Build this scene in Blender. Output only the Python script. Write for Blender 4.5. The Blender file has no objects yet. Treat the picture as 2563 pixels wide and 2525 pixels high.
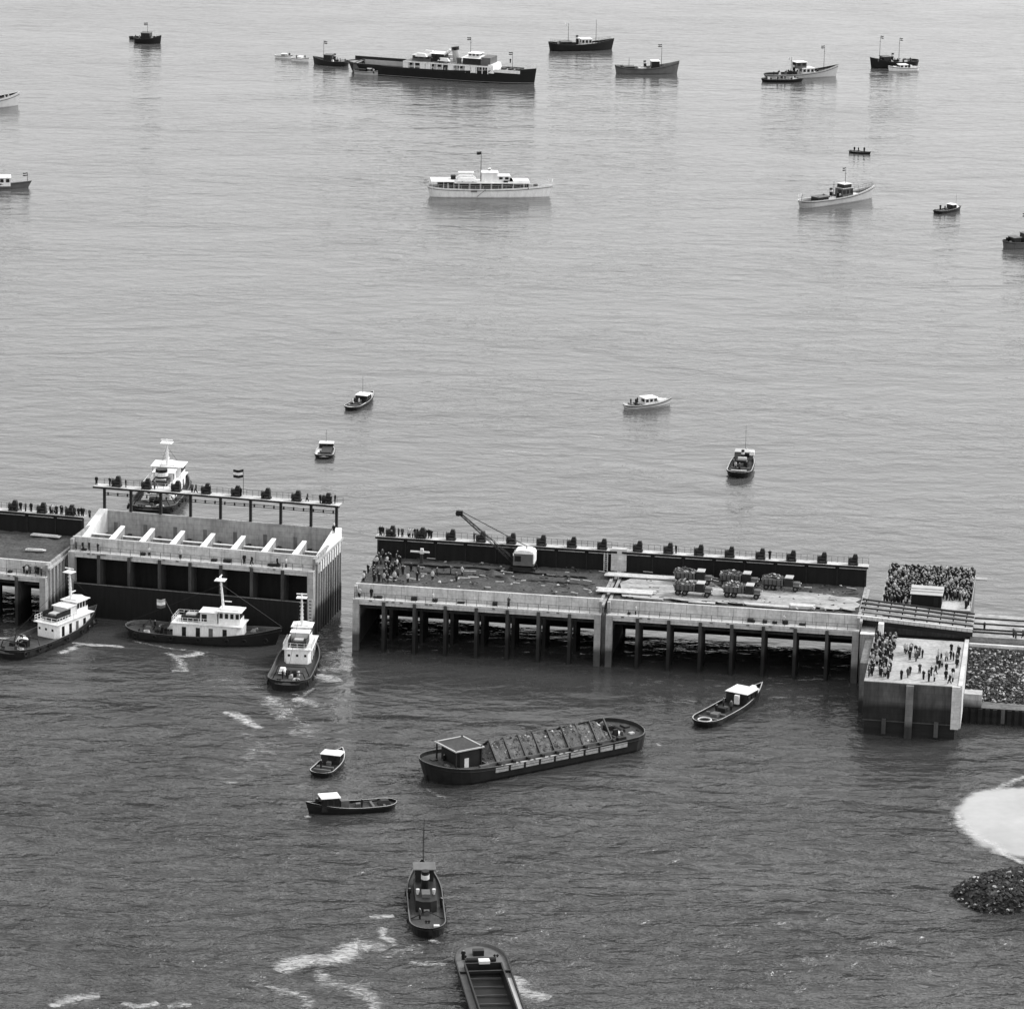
import bpy, bmesh, math, random
from mathutils import Vector, Matrix, noise
R = math.radians
random.seed(7)
S = bpy.context.scene
COL = S.collection

# ------------------------------------------------------------------ camera
F_PX, PITCH, ROLL, CAMH = 9660.0, R(15.1), R(1.2), 199.0
CM = Matrix.Rotation(math.pi/2-PITCH, 3, 'X') @ Matrix.Rotation(ROLL, 3, 'Z')
cd = bpy.data.cameras.new('camera'); cam = bpy.data.objects.new('camera', cd); COL.objects.link(cam)
cam.matrix_world = Matrix.Translation((0, 0, CAMH)) @ CM.to_4x4()
cd.sensor_width = 36; cd.lens = F_PX/2563*36; cd.clip_start = 1; cd.clip_end = 40000
S.camera = cam

# ------------------------------------------------------------------ sky, sun, exposure
SKYK = 2.7                     # overcast veil: flattens the clear-sky gradient
SUN_EL, SUN_AZ = R(42), R(70)          # azimuth clockwise from +Y
w = bpy.data.worlds.new("World"); S.world = w; w.use_nodes = True
nt = w.node_tree; nt.nodes.clear()
sky = nt.nodes.new('ShaderNodeTexSky'); sky.sky_type = 'NISHITA'; sky.sun_disc = False
sky.sun_elevation = SUN_EL; sky.sun_rotation = SUN_AZ; sky.air_density = 1.0; sky.dust_density = 4.0; sky.ozone_density = 1
bw = nt.nodes.new('ShaderNodeRGBToBW'); bg = nt.nodes.new('ShaderNodeBackground'); wo = nt.nodes.new('ShaderNodeOutputWorld')
nt.links.new(sky.outputs[0], bw.inputs[0]); pw = nt.nodes.new('ShaderNodeMath'); pw.operation = 'POWER'; pw.inputs[1].default_value = .42; nt.links.new(bw.outputs[0], pw.inputs[0])
mx = nt.nodes.new('ShaderNodeMath'); mx.operation = 'MULTIPLY'; mx.inputs[1].default_value = SKYK; nt.links.new(pw.outputs[0], mx.inputs[0]); nt.links.new(mx.outputs[0], bg.inputs[0])
nt.links.new(bg.outputs[0], wo.inputs[0])
bg.inputs[1].default_value = 0.15
sd = bpy.data.lights.new('sun', 'SUN'); sd.energy = 1.3; sd.angle = R(18); sd.color = (1, 1, 1)
so = bpy.data.objects.new('sun', sd); COL.objects.link(so)
sdir = Vector((math.sin(SUN_AZ)*math.cos(SUN_EL), math.cos(SUN_AZ)*math.cos(SUN_EL), math.sin(SUN_EL)))
so.rotation_euler = (-sdir).to_track_quat('-Z', 'Y').to_euler(); so.location = sdir*500
vs = S.view_settings; vs.view_transform = 'Standard'; vs.look = 'None'; vs.gamma = 1; vs.use_curve_mapping = False
vs.exposure = 1.0

# ------------------------------------------------------------------ helpers
def at(x, y, z=0.0):                    # photo pixel (2563x2525) -> point at height z
    d = CM @ Vector(((x-1281.5)/F_PX, -(y-1262.5)/F_PX, -1.0)); t = (z-CAMH)/d.z
    return Vector((0, 0, CAMH)) + d*t

def mat(name, v, rough=0.7, var=0.25, scale=1.0, bump=0.0, stretch=(1, 1, 1), metallic=0.0, speck=0.0, spec=.3, tide=0, panel=0):
    m = bpy.data.materials.new(name); m.use_nodes = True; t = m.node_tree; N = t.nodes; L = t.links
    b = N['Principled BSDF']; b.inputs['Roughness'].default_value = rough; b.inputs['Metallic'].default_value = metallic
    tc = N.new('ShaderNodeTexCoord'); mp = N.new('ShaderNodeMapping'); mp.inputs['Scale'].default_value = stretch
    L.new(tc.outputs['Object'], mp.inputs[0])
    n1 = N.new('ShaderNodeTexNoise'); n1.inputs['Scale'].default_value = scale; n1.inputs['Detail'].default_value = 6; n1.inputs['Roughness'].default_value = .65
    L.new(mp.outputs[0], n1.inputs[0])
    mr = N.new('ShaderNodeMapRange'); mr.inputs[1].default_value = .3; mr.inputs[2].default_value = .7
    mr.inputs[3].default_value = v*(1-var); mr.inputs[4].default_value = min(.9, v*(1+var))
    L.new(n1.outputs[0], mr.inputs[0]); out = mr.outputs[0]
    if speck:
        n3 = N.new('ShaderNodeTexNoise'); n3.inputs['Scale'].default_value = scale*7; n3.inputs['Detail'].default_value = 3
        L.new(mp.outputs[0], n3.inputs[0])
        m3 = N.new('ShaderNodeMapRange'); m3.inputs[1].default_value = .35; m3.inputs[2].default_value = .65
        m3.inputs[3].default_value = 1-speck; m3.inputs[4].default_value = 1+speck
        L.new(n3.outputs[0], m3.inputs[0]); mu = N.new('ShaderNodeMath'); mu.operation = 'MULTIPLY'
        L.new(out, mu.inputs[0]); L.new(m3.outputs[0], mu.inputs[1]); out = mu.outputs[0]
    def mm(op, a, c):
        q = N.new('ShaderNodeMath'); q.operation = op
        for i, z in enumerate((a, c)):
            if isinstance(z, (int, float)): q.inputs[i].default_value = z
            else: L.new(z, q.inputs[i])
        return q.outputs[0]
    if panel:                            # shutter-board joints, pour lines and dirty runs
        sp = N.new('ShaderNodeSeparateXYZ'); L.new(tc.outputs['Object'], sp.inputs[0]); cb = N.new('ShaderNodeCombineXYZ')
        L.new(mm('ADD', sp.outputs[0], sp.outputs[1]), cb.inputs[0]); L.new(sp.outputs[2], cb.inputs[1])
        br = N.new('ShaderNodeTexBrick'); br.inputs['Scale'].default_value = 1; br.inputs['Brick Width'].default_value = 2.7; br.inputs['Row Height'].default_value = .95
        br.inputs['Mortar Size'].default_value = .03; br.inputs['Mortar Smooth'].default_value = .6; br.inputs['Color1'].default_value = (1, 1, 1, 1); br.inputs['Color2'].default_value = (.86, .86, .86, 1); br.inputs['Mortar'].default_value = (.6, .6, .6, 1)
        L.new(cb.outputs[0], br.inputs[0]); out = mm('MULTIPLY', out, br.outputs[0])
        ms = N.new('ShaderNodeMapping'); ms.inputs['Scale'].default_value = (1.6, 1.6, .10); L.new(tc.outputs['Object'], ms.inputs[0])
        ns = N.new('ShaderNodeTexNoise'); ns.inputs['Scale'].default_value = 1; ns.inputs['Detail'].default_value = 5; L.new(ms.outputs[0], ns.inputs[0])
        mq = N.new('ShaderNodeMapRange'); mq.inputs[1].default_value = .5; mq.inputs[2].default_value = .75; mq.inputs[3].default_value = 1; mq.inputs[4].default_value = 1-panel; L.new(ns.outputs[0], mq.inputs[0]); out = mm('MULTIPLY', out, mq.outputs[0])
    if tide:                             # weed and wet band up to the tide line
        sp = N.new('ShaderNodeSeparateXYZ'); L.new(tc.outputs['Object'], sp.inputs[0])
        zz = mm('ADD', sp.outputs[2], mm('MULTIPLY', n1.outputs[0], -2.2))
        mt_ = N.new('ShaderNodeMapRange'); mt_.inputs[1].default_value = tide-1.3; mt_.inputs[2].default_value = tide-.2; mt_.inputs[3].default_value = .22; mt_.inputs[4].default_value = 1; L.new(zz, mt_.inputs[0]); out = mm('MULTIPLY', out, mt_.outputs[0])
    b.inputs['Specular IOR Level'].default_value = spec
    L.new(out, b.inputs['Base Color'])
    if bump:
        bp = N.new('ShaderNodeBump'); bp.inputs['Strength'].default_value = bump; bp.inputs['Distance'].default_value = .1
        n2 = N.new('ShaderNodeTexNoise'); n2.inputs['Scale'].default_value = scale*4; n2.inputs['Detail'].default_value = 4
        L.new(tc.outputs['Object'], n2.inputs[0]); L.new(n2.outputs[0], bp.inputs['Height']); L.new(bp.outputs[0], b.inputs['Normal'])
    return m

M = dict(
    white=mat('white_paint', .80, .45, .14, .9, stretch=(1, 1, .3), speck=.08), cream=mat('cream_paint', .6, .5, .12, .8),
    black=mat('black_paint', .008, .4, .4, .5), dark=mat('dark_paint', .014, .5, .4, .6), mid=mat('grey_paint', .11, .55, .25, .6),
    deck=mat('wood_deck', .045, .8, .35, .8, speck=.3), deckl=mat('pale_wood_deck', .28, .8, .25, .8, speck=.2), lgrey=mat('light_grey_paint', .42, .5, .12, .6),
    rust=mat('rusty_steel', .06, .8, .5, .9, .4), glass=mat('dark_glass', .015, .12, .1, 1), rubber=mat('rubber', .01, .8, .3, 2),
    conc=mat('concrete', .38, .85, .25, .25, .2, (1, 1, .5), speck=.12, tide=3, panel=.3), concl=mat('pale_concrete', .55, .85, .16, .3, .2, speck=.1, panel=.22),
    concp=mat('stained_concrete', .085, .8, .5, .22, .3, (1, 1, .3), speck=.15, tide=5.0, panel=.45), concdk=mat('dark_concrete', .05, .7, .5, .4, .3, (1, 1, .2), speck=.2, tide=4), concd=mat('damp_concrete', .17, .8, .35, .35, .3, (1, 1, .25), speck=.15, tide=2, panel=.35),
    concs=mat('streaked_concrete', .30, .85, .45, .5, .3, (2.5, 2.5, .12), speck=.15, tide=4.5, panel=.4),
    tar=mat('tarred_timber_and_shade', .007, .8, .5, .6, .3, (2.5, 2.5, .3)), tar2=mat('wet_timber', .012, .7, .5, .5, .3, (.4, .4, 2.5)),
    timber=mat('pale_timber', .5, .85, .2, 1, speck=.15), earth=mat('earth_fill', .062, .95, .35, .35, .6, speck=.35),
    sand=mat('sand', .30, .95, .5, .35, .3, (.5, 1.5, 1), speck=.25), sandw=mat('wet_sand', .37, .6, .12, .1, .2, speck=.03),
    rockm=mat('quarry_rubble', .10, .9, .5, .9, .5, speck=.4), rock=mat('basalt_rubble', .08, .9, .7, .9, .5, speck=.5), rockd=mat('dark_rubble', .03, .9, .7, .7, .5, speck=.5), rockl=mat('pale_rubble', .4, .9, .5, 1, .5, speck=.3),
    steel=mat('steel', .1, .5, .3, 2), coat=mat('dark_cloth', .012, .9, .4, 2), coatg=mat('grey_cloth', .07, .9, .3, 2), coatl=mat('pale_cloth', .45, .9, .2, 2),
    skin=mat('skin', .35, .7, .1, 3), canvas=mat('canvas', .72, .9, .1, 1))

class MB:
    def __init__(s): s.v = []; s.f = []; s.m = []; s.mats = []
    def mi(s, m):
        if m not in s.mats: s.mats.append(m)
        return s.mats.index(m)
    def poly(s, pts, m):
        b = len(s.v); s.v += [tuple(p) for p in pts]; s.f.append(tuple(range(b, b+len(pts)))); s.m.append(s.mi(m))
    def hexa(s, P, m):                   # 8 points: bottom 4 ccw, top 4 ccw
        b = len(s.v); s.v += [tuple(p) for p in P]; k = s.mi(m)
        for q in ((3, 2, 1, 0), (4, 5, 6, 7), (0, 1, 5, 4), (1, 2, 6, 5), (2, 3, 7, 6), (3, 0, 4, 7)):
            s.f.append(tuple(b+i for i in q)); s.m.append(k)
    def box(s, x0, x1, y0, y1, z0, z1, m, tx=0, ty=0):
        s.hexa([(x0, y0, z0), (x1, y0, z0), (x1, y1, z0), (x0, y1, z0), (x0+tx, y0+ty, z1), (x1-tx, y0+ty, z1), (x1-tx, y1-ty, z1), (x0+tx, y1-ty, z1)], m)
    def prism(s, pts, z0, z1, m, mtop=None):
        n = len(pts); b = len(s.v); s.v += [(p[0], p[1], z0) for p in pts]+[(p[0], p[1], z1) for p in pts]; k = s.mi(m)
        s.f.append(tuple(b+i for i in range(n-1, -1, -1))); s.m.append(k)
        s.f.append(tuple(b+n+i for i in range(n))); s.m.append(s.mi(mtop or m))
        for i in range(n):
            j = (i+1) % n; s.f.append((b+i, b+j, b+n+j, b+n+i)); s.m.append(k)
    def tube(s, p, q, r, m, r2=None, n=6):
        p = Vector(p); q = Vector(q); r2 = r if r2 is None else r2; d = (q-p).normalized()
        a = d.orthogonal().normalized(); c = d.cross(a); b = len(s.v); k = s.mi(m)
        for o, rr in ((p, r), (q, r2)):
            for i in range(n):
                t = 2*math.pi*i/n; s.v.append(tuple(o+(a*math.cos(t)+c*math.sin(t))*rr))
        for i in range(n):
            j = (i+1) % n; s.f.append((b+i, b+j, b+n+j, b+n+i)); s.m.append(k)
        s.f.append(tuple(b+i for i in range(n-1, -1, -1))); s.m.append(k)
        s.f.append(tuple(b+n+i for i in range(n))); s.m.append(k)
    def torus(s, c, r, rr, m, axis='y', n=10, k=6):
        b = len(s.v); mi = s.mi(m)
        for i in range(n):
            t = 2*math.pi*i/n
            for j in range(k):
                u = 2*math.pi*j/k; a = r+rr*math.cos(u); h = rr*math.sin(u); x, y = a*math.cos(t), a*math.sin(t)
                s.v.append({'y': (c[0]+x, c[1]+h, c[2]+y), 'x': (c[0]+h, c[1]+x, c[2]+y), 'z': (c[0]+x, c[1]+y, c[2]+h)}[axis])
        for i in range(n):
            for j in range(k):
                s.f.append((b+i*k+j, b+((i+1) % n)*k+j, b+((i+1) % n)*k+(j+1) % k, b+i*k+(j+1) % k)); s.m.append(mi)
    def rock(s, c, r, m):
        b = len(s.v); k = s.mi(m); rnd = random.uniform
        rot = Matrix.Rotation(rnd(0, 6.28), 3, 'Z') @ Matrix.Rotation(rnd(-.6, .6), 3, 'X')
        for q in ((1, .1, 0), (0, 1, .1), (-1, 0, 0), (0, -1, 0), (.2, .1, .8), (.6, .7, .5), (-.6, -.5, .55), (0, 0, -.7)):
            p = rot @ Vector((q[0]*r*rnd(.8, 1.25), q[1]*r*rnd(.7, 1.1), q[2]*r*rnd(.6, 1))); s.v.append((c[0]+p.x, c[1]+p.y, c[2]+p.z))
        for f in ((0, 5, 4), (0, 1, 5), (1, 4, 5), (1, 2, 4), (2, 6, 4), (2, 3, 6), (3, 4, 6), (3, 0, 4), (1, 0, 7), (2, 1, 7), (3, 2, 7), (0, 3, 7)):
            s.f.append(tuple(b+i for i in f)); s.m.append(k)
    def build(s, name, parent=None, smooth=False, loc=None, rz=0):
        me = bpy.data.meshes.new(name); me.from_pydata(s.v, [], s.f)
        for m in s.mats: me.materials.append(m)
        me.polygons.foreach_set('material_index', s.m)
        if smooth: me.polygons.foreach_set('use_smooth', [True]*len(s.f))
        me.update(); o = bpy.data.objects.new(name, me); COL.objects.link(o)
        if parent: o.parent = parent
        if loc is not None: o.location = loc; o.rotation_euler = (0, 0, rz)
        return o

def tag(o, label=None, cat=None, group=None, kind=None):
    if label: o['label'] = label
    if cat: o['category'] = cat
    if group: o['group'] = group
    if kind: o['kind'] = kind
    return o
def empty(name, loc, rz=0, label=None, cat=None, group=None):
    o = bpy.data.objects.new(name, None); COL.objects.link(o); o.location = loc; o.rotation_euler = (0, 0, rz)
    return tag(o, label, cat, group)
def copy_tree(o, parent=None):
    c = o.copy(); COL.objects.link(c); c.parent = parent
    for ch in KIDS.get(o.name, []):
        pass
    for ch in [x for x in ALLOBJ() if x.parent == o]: copy_tree(ch, c)
    return c
KIDS = {}
def ALLOBJ(): return list(COL.objects)
def box1(name, parent, *a, **k):
    b = MB(); b.box(*a, **k); return b.build(name, parent)

# ------------------------------------------------------------------ row frame (u along the caissons, v away from the camera)
FO, FA = Vector((-27.1, 638.9, 0)), R(-8.6)
def fr(u, v, z=0, O=FO, a=FA):
    return Vector((O.x+u*math.cos(a)-v*math.sin(a), O.y+u*math.sin(a)+v*math.cos(a), z))

# ------------------------------------------------------------------ water
def water_mat():
    m = bpy.data.materials.new('sea_water'); m.use_nodes = True; t = m.node_tree; N = t.nodes; L = t.links
    b = N['Principled BSDF']; b.inputs['IOR'].default_value = 1.42
    tc = N.new('ShaderNodeTexCoord')
    def nz(scale, rot, st, detail=3, rough=.55, dist=0):
        mp = N.new('ShaderNodeMapping'); mp.inputs['Rotation'].default_value = (0, 0, R(rot)); mp.inputs['Scale'].default_value = st
        L.new(tc.outputs['Object'], mp.inputs[0]); n = N.new('ShaderNodeTexNoise'); n.inputs['Scale'].default_value = scale
        n.inputs['Detail'].default_value = detail; n.inputs['Roughness'].default_value = rough; n.inputs['Distortion'].default_value = dist
        L.new(mp.outputs[0], n.inputs[0]); return n.outputs[0]
    def math_(op, a, c, clamp=False):
        n = N.new('ShaderNodeMath'); n.operation = op; n.use_clamp = clamp
        for i, q in enumerate((a, c)):
            if isinstance(q, (int, float)): n.inputs[i].default_value = q
            else: L.new(q, n.inputs[i])
        return n.outputs[0]
    # side of the dam: 0 = open sea beyond, 1 = this side
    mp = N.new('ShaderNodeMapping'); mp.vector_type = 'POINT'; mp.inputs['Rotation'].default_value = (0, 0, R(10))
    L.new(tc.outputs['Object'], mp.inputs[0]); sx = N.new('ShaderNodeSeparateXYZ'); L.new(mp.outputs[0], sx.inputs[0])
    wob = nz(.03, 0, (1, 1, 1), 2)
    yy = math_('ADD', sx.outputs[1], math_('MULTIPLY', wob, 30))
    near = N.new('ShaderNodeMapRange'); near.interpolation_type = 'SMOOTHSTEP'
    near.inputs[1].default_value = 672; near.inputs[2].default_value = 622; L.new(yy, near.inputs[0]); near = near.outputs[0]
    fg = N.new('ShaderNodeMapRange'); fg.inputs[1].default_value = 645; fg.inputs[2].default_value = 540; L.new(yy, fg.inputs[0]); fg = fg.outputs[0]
    a = nz(.30, -9, (.6, 1, 1), 4, .6, .5); c = nz(1.3, -14, (.6, 1, 1), 3, .6); d = nz(.028, 12, (.45, 1, 1), 4, .6, .8)
    e = nz(.13, -6, (.55, 1, 1), 3, .5, .3)
    h = math_('ADD', math_('ADD', math_('MULTIPLY', a, .9), math_('MULTIPLY', c, .16)), math_('MULTIPLY', e, 1.5))
    patch = math_('ADD', math_('MULTIPLY', d, 2.2), -.1)
    h = math_('MULTIPLY', h, patch)
    amp = math_('ADD', math_('ADD', math_('MULTIPLY', near, DAM_AMP-FAR_AMP), FAR_AMP), math_('MULTIPLY', fg, NEAR_AMP-DAM_AMP))
    bp = N.new('ShaderNodeBump'); bp.inputs['Strength'].default_value = 1; L.new(amp, bp.inputs['Distance']); L.new(h, bp.inputs['Height'])
    L.new(bp.outputs[0], b.inputs['Normal'])
    b.inputs['Roughness'].default_value = .07
    col = math_('ADD', math_('MULTIPLY', near, NEAR_COL-FAR_COL), FAR_COL)  # darker base colour on this side stands in for weaker sky reflection
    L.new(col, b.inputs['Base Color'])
    return m
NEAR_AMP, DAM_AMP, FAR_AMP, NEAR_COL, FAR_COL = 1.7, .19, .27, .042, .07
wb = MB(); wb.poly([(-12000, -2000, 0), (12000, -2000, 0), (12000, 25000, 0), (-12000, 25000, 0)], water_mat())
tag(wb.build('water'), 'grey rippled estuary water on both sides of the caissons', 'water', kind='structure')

# ------------------------------------------------------------------ people
def person_mesh(name, coat, trous, pose=0):
    me = bpy.data.meshes.new(name)
    J = [(0, 0, .95), (0, 0, 1.2), (0, .0, 1.42), (0, 0, 1.52), (0, .03, 1.66), (.09, 0, .88), (.11, .03, .5), (.11, 0, .06), (.11, .12, .03),
         (-.09, 0, .88), (-.11, .03, .5), (-.11, 0, .06), (-.11, .12, .03), (.19, 0, 1.4), (.25, -.02, 1.12), (.25, .08, .88), (-.19, 0, 1.4), (-.25, -.02, 1.12), (-.25, .08, .88)]
    J = [list(j) for j in J]
    if pose == 1: J[14], J[15] = [.27, .12, 1.15], [.12, .3, 1.25]; J[17], J[18] = [-.27, .12, 1.15], [-.12, .3, 1.25]
    if pose == 2: J[6], J[7], J[8] = [.11, .22, .52], [.11, .28, .06], [.11, .4, .03]; J[11], J[12] = [-.11, -.25, .08], [-.11, -.14, .03]
    if pose == 3: J[17], J[18] = [-.36, .1, 1.5], [-.3, .2, 1.75]
    E_ = [(0, 1), (1, 2), (2, 3), (3, 4), (0, 5), (5, 6), (6, 7), (7, 8), (0, 9), (9, 10), (10, 11), (11, 12), (2, 13), (13, 14), (14, 15), (2, 16), (16, 17), (17, 18)]
    rad = [.24, .24, .22, .09, .14, .15, .12, .085, .07, .15, .12, .085, .07, .11, .085, .06, .11, .085, .06]
    me.from_pydata(J, E_, []); o = bpy.data.objects.new('tmp', me); COL.objects.link(o)
    o.modifiers.new('skin', 'SKIN')
    for i, r_ in enumerate(rad): me.skin_vertices[0].data[i].radius = (r_, r_*.8 if i < 3 else r_)
    me.skin_vertices[0].data[0].use_root = True
    s2 = o.modifiers.new('sub', 'SUBSURF'); s2.levels = 1; s2.render_levels = 1
    dg = bpy.context.evaluated_depsgraph_get(); out = bpy.data.meshes.new_from_object(o.evaluated_get(dg)); out.name = name
    bpy.data.objects.remove(o); out.materials.clear()
    for m_ in (coat, trous, M['skin'], M['coat']): out.materials.append(m_)
    for p in out.polygons:
        z = p.center.z; y = p.center.y
        p.material_index = 3 if z > 1.7 or (z > 1.6 and y < 0) else 2 if z > 1.5 else 0 if z > .72 else 1
        p.use_smooth = True
    return out
PM = {}
for pose in range(4):
    PM['d', pose] = person_mesh('person', M['coat'], M['coat'], pose)
    PM['g', pose] = person_mesh('person', M['coatg'], M['coat'], pose)
    PM['l', pose] = person_mesh('person', M['coatl'], M['coat'], pose)
NPERS = 0
def person(p, rz, kind, label, group, pose=None):
    global NPERS; NPERS += 1
    pose = random.choice((0, 0, 1, 2)) if pose is None else pose
    o = bpy.data.objects.new('person', PM[kind, pose]); COL.objects.link(o); o.location = p; o.rotation_euler = (0, 0, rz)
    k = random.uniform(.95, 1.07); o.scale = (k, k, k)
    return tag(o, label, 'person', group)
def scatter(n, x0, x1, y0, y1, dmin, keep=None):
    pts = []; tries = 0
    while len(pts) < n and tries < n*400:
        tries += 1; p = (random.uniform(x0, x1), random.uniform(y0, y1))
        if keep and not keep(*p): continue
        if all((p[0]-q[0])**2+(p[1]-q[1])**2 > dmin*dmin for q in pts): pts.append(p)
    return pts
KN = {'d': 'dark', 'g': 'grey', 'l': 'pale'}
def crowd(pts, z, where, group, O=FO, a=FA, face=None, mix='ddddggl'):
    for (u, v) in pts:
        k = random.choice(mix); rz = random.uniform(0, 6.28) if face is None else face+random.gauss(0, .6)
        person(fr(u, v, z, O, a), rz, k, 'spectator in %s clothes %s' % (KN[k], where), group)

# ------------------------------------------------------------------ caissons
def railing(b, p, q, h=1.05, n=12, m=None, r=.045):
    m = m or M['dark']; p = Vector(p); q = Vector(q)
    for k in (.55, 1.0): b.tube(p+Vector((0, 0, h*k)), q+Vector((0, 0, h*k)), r*.7, m, n=4)
    for i in range(n+1):
        c = p.lerp(q, i/n); b.tube(c, c+Vector((0, 0, h)), r, m, n=4)

def winch(root, x, y, z):
    b = MB(); b.box(x-.85, x+.85, y-.6, y+.6, z, z+.25, M['dark']); b.box(x-.75, x-.55, y-.5, y+.5, z+.25, z+1.2, M['dark'], ty=.2); b.box(x+.55, x+.75, y-.5, y+.5, z+.25, z+1.3, M['dark'], ty=.2)
    b.box(x-.2, x+.8, y-.45, y+.35, z+1.3, z+1.95, M['dark'], tx=.2, ty=.1)
    w_ = b.build('winch', root)
    d = MB(); d.tube((x-.55, y, z+.8), (x+.55, y, z+.8), .48, M['dark'], n=10); d.tube((x-.9, y, z+.85), (x-.8, y, z+.85), .65, M['steel'], n=12); d.build('drum', w_)

def caisson(name, label, O, a, L, hl, webs=((.91, 6.5),), blocker_z=.7, W=21.0, nb=8, filled=True, ends=(True, True), rear_h=5.7, ribs=True):
    root = empty(name, (O.x, O.y, 0), a, label, 'caisson', 'concrete caissons closing the dam')
    bay = L/nb; zf = hl+2.0
    b = MB(); b.box(.0, L, 0, 2.2, hl-.95, hl, M['concl']); b.box(0, L, -.12, 0, hl-.35, hl+.06, M['concl']); b.build('front_walkway', root)
    # bulkheads between the bays
    for k in range(nb+1):
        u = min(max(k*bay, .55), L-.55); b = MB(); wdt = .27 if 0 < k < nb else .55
        b.box(u-wdt, u+wdt, -.35, .9, -1.5, hl-.96 if 0 < k < nb else hl-.02, M['concdk'] if 0 < k < nb else M['conc'])
        if 0 < k < nb: b.box(u-wdt, u+wdt, -.35, -.13, hl-.95, hl-.2, M['concdk'])
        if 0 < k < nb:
            for v0, v1 in (webs if filled else ((.91, W-3.6),)): b.box(u-.3, u+.3, v0, v1, -1.5, hl-.96, M['concdk'])  # cross walls darkened in colour so the bays read as shaded
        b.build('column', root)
        if 0 < k < nb and not filled:
            pass
    if ends[0] or True:
        b = MB(); b.box(.0, .5, .92, W-.3, -1.5, zf, M['concs']); b.build('end_wall', root)
        We = W if filled else W-2.6; b = MB(); b.box(L-.5, L, .92, We-.3, -1.5, zf, M['concs'])
        if ribs:
            n = 11
            for i in range(n):
                v = 1.6+(We-3)*i/(n-1); b.box(L+.002, L+.32, v-.22, v+.22, -1.5, zf-.9, M['concs'])
            b.box(L+.002, L+.42, .95, We-.32, zf-.88, zf-.5, M['conc'])
        b.build('end_wall', root)
    b = MB(); b.box(.02, L-.02, 2.22, 2.7, hl+.0, zf+.12, M['concl'])
    for k in range(1, nb*2): b.box(k*L/nb/2-.02, k*L/nb/2+.02, 2.19, 2.215, hl+.1, zf, M['concd'])
    b.build('parapet_wall', root)
    b = MB(); railing(b, (.2, .25, hl), (L-.2, .25, hl), n=24); b.build('railing', root)
    # rubbish on the walkway: hoses, boxes
    for i in range(7):
        x = random.uniform(1, L-2); b = MB(); b.box(x, x+random.uniform(.4, 1.4), 1.0, 1.7, hl+.003, hl+random.uniform(.2, .6), M['dark']); b.build('hatch_cover', root)
    for i in range(9):
        x = random.uniform(1, L-2); b = MB(); b.box(x, x+.5, -.18, -.125, hl-.3, hl-.05, M['concd']); b.build('cleat_plate', root)
    if filled:
        b = MB(); b.box(.52, L-.52, 2.72, W-.62, hl-.94, hl+1.2, M['concdk']); b.build('deck_slab', root)
        b = MB(); b.box(.52, L-.52, 3.0, 3.4, hl-2.45, hl-2.05, M['concdk']); b.build('tie_beam', root)
        # fill surface
        b = MB(); nx, ny = 60, 24; k = b.mi(M['earth'])
        for j in range(ny+1):
            for i in range(nx+1):
                x = .52+(L-1.04)*i/nx; y = 2.72+(W-3.4)*j/ny
                z = zf-.08+.22*noise.noise(Vector((x*.5, y*.5, a*9)))+.12*noise.noise(Vector((x*2, y*2, 0)))-(.1 if j == 0 else 0)
                b.v.append((x, y, z))
        for j in range(ny):
            for i in range(nx): q = j*(nx+1)+i; b.f.append((q, q+1, q+nx+2, q+nx+1)); b.m.append(k)
        b.build('earth_fill', root, smooth=True)
        b = MB(); zt = hl+rear_h
        b.box(.3, L-.3, W-.6, W-.25, blocker_z, zt-.1, M['tar'])  # part below the deck is an added curtain, blocking light from behind
        for k in range(nb+1): u = min(max(k*bay, .5), L-.5); b.box(u-.12, u+.12, W-.72, W-.605, zf-1, zt-.6, M['tar2'])
        b.build('rear_gate_light_stop', root)
        b = MB()
        for k in range(nb): b.box(k*bay+.35, (k+1)*bay-.35, W-.85, W-.62, zt-.62, zt-.5, M['concl'])
        b.build('gate_beam', root)
        b = MB(); b.box(0, L, W-1.0, W+.9, zt-.15, zt, M['concl']); b.box(0, L, W-1.1, W-1.003, zt-.38, zt-.03, M['tar']); b.build('rear_walkway', root)
        for x_ in (L-.9, .31):
            b = MB(); b.box(x_, x_+.59, W-.55, W+.3, -1, zt-.2, M['tar2']); b.build('corner_post', root)
    else:
        b = MB(); b.box(.52, L-.52, 2.72, 3.1, 3, hl+1.9, M['tar']); b.build('void_wall', root)  # inner cell wall, blackened in colour for the shaded void behind the columns
        b = MB(); b.box(1.1, L-1.1, -.62, -.36, -1.5, hl-5.4, M['tar'])
        for k in range(nb): b.box(max(1.1, k*bay), min(L-1.1, (k+1)*bay-.05), -.66, -.625, hl-5.62, hl-5.45, M['concd'])
        b.build('front_gate', root)
        b = MB(); b.box(.52, L-.52, 3.12, W-3.5, hl-4, hl-3.6, M['concd']); b.build('cell_floor', root)
        for k in range(1, nb):       # cross walls, pale tops
            b = MB(); u = k*bay+.9; v0, v1, za, zb = 2.75, 10.6, hl+1.2, hl+2.2
            for zz0, zz1, g, mm in ((hl-3.59, None, 0, 'concs'), (None, .16, .04, 'white')):
                lo = [za+.002, za+.002, zb+.002, zb+.002] if zz0 is None else [zz0]*4; hi = [za+.16, za+.16, zb+.16, zb+.16] if zz0 is None else [za, za, zb, zb]
                X = [(u-.6-g, v0), (u+.5+g, v0), (u+.35+g, v1+g), (u-.35-g, v1+g)]
                b.hexa([(x, y, z) for (x, y), z in zip(X, lo)]+[(x, y, z) for (x, y), z in zip(X, hi)], M[mm])
            b.build('cross_wall', root)
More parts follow.
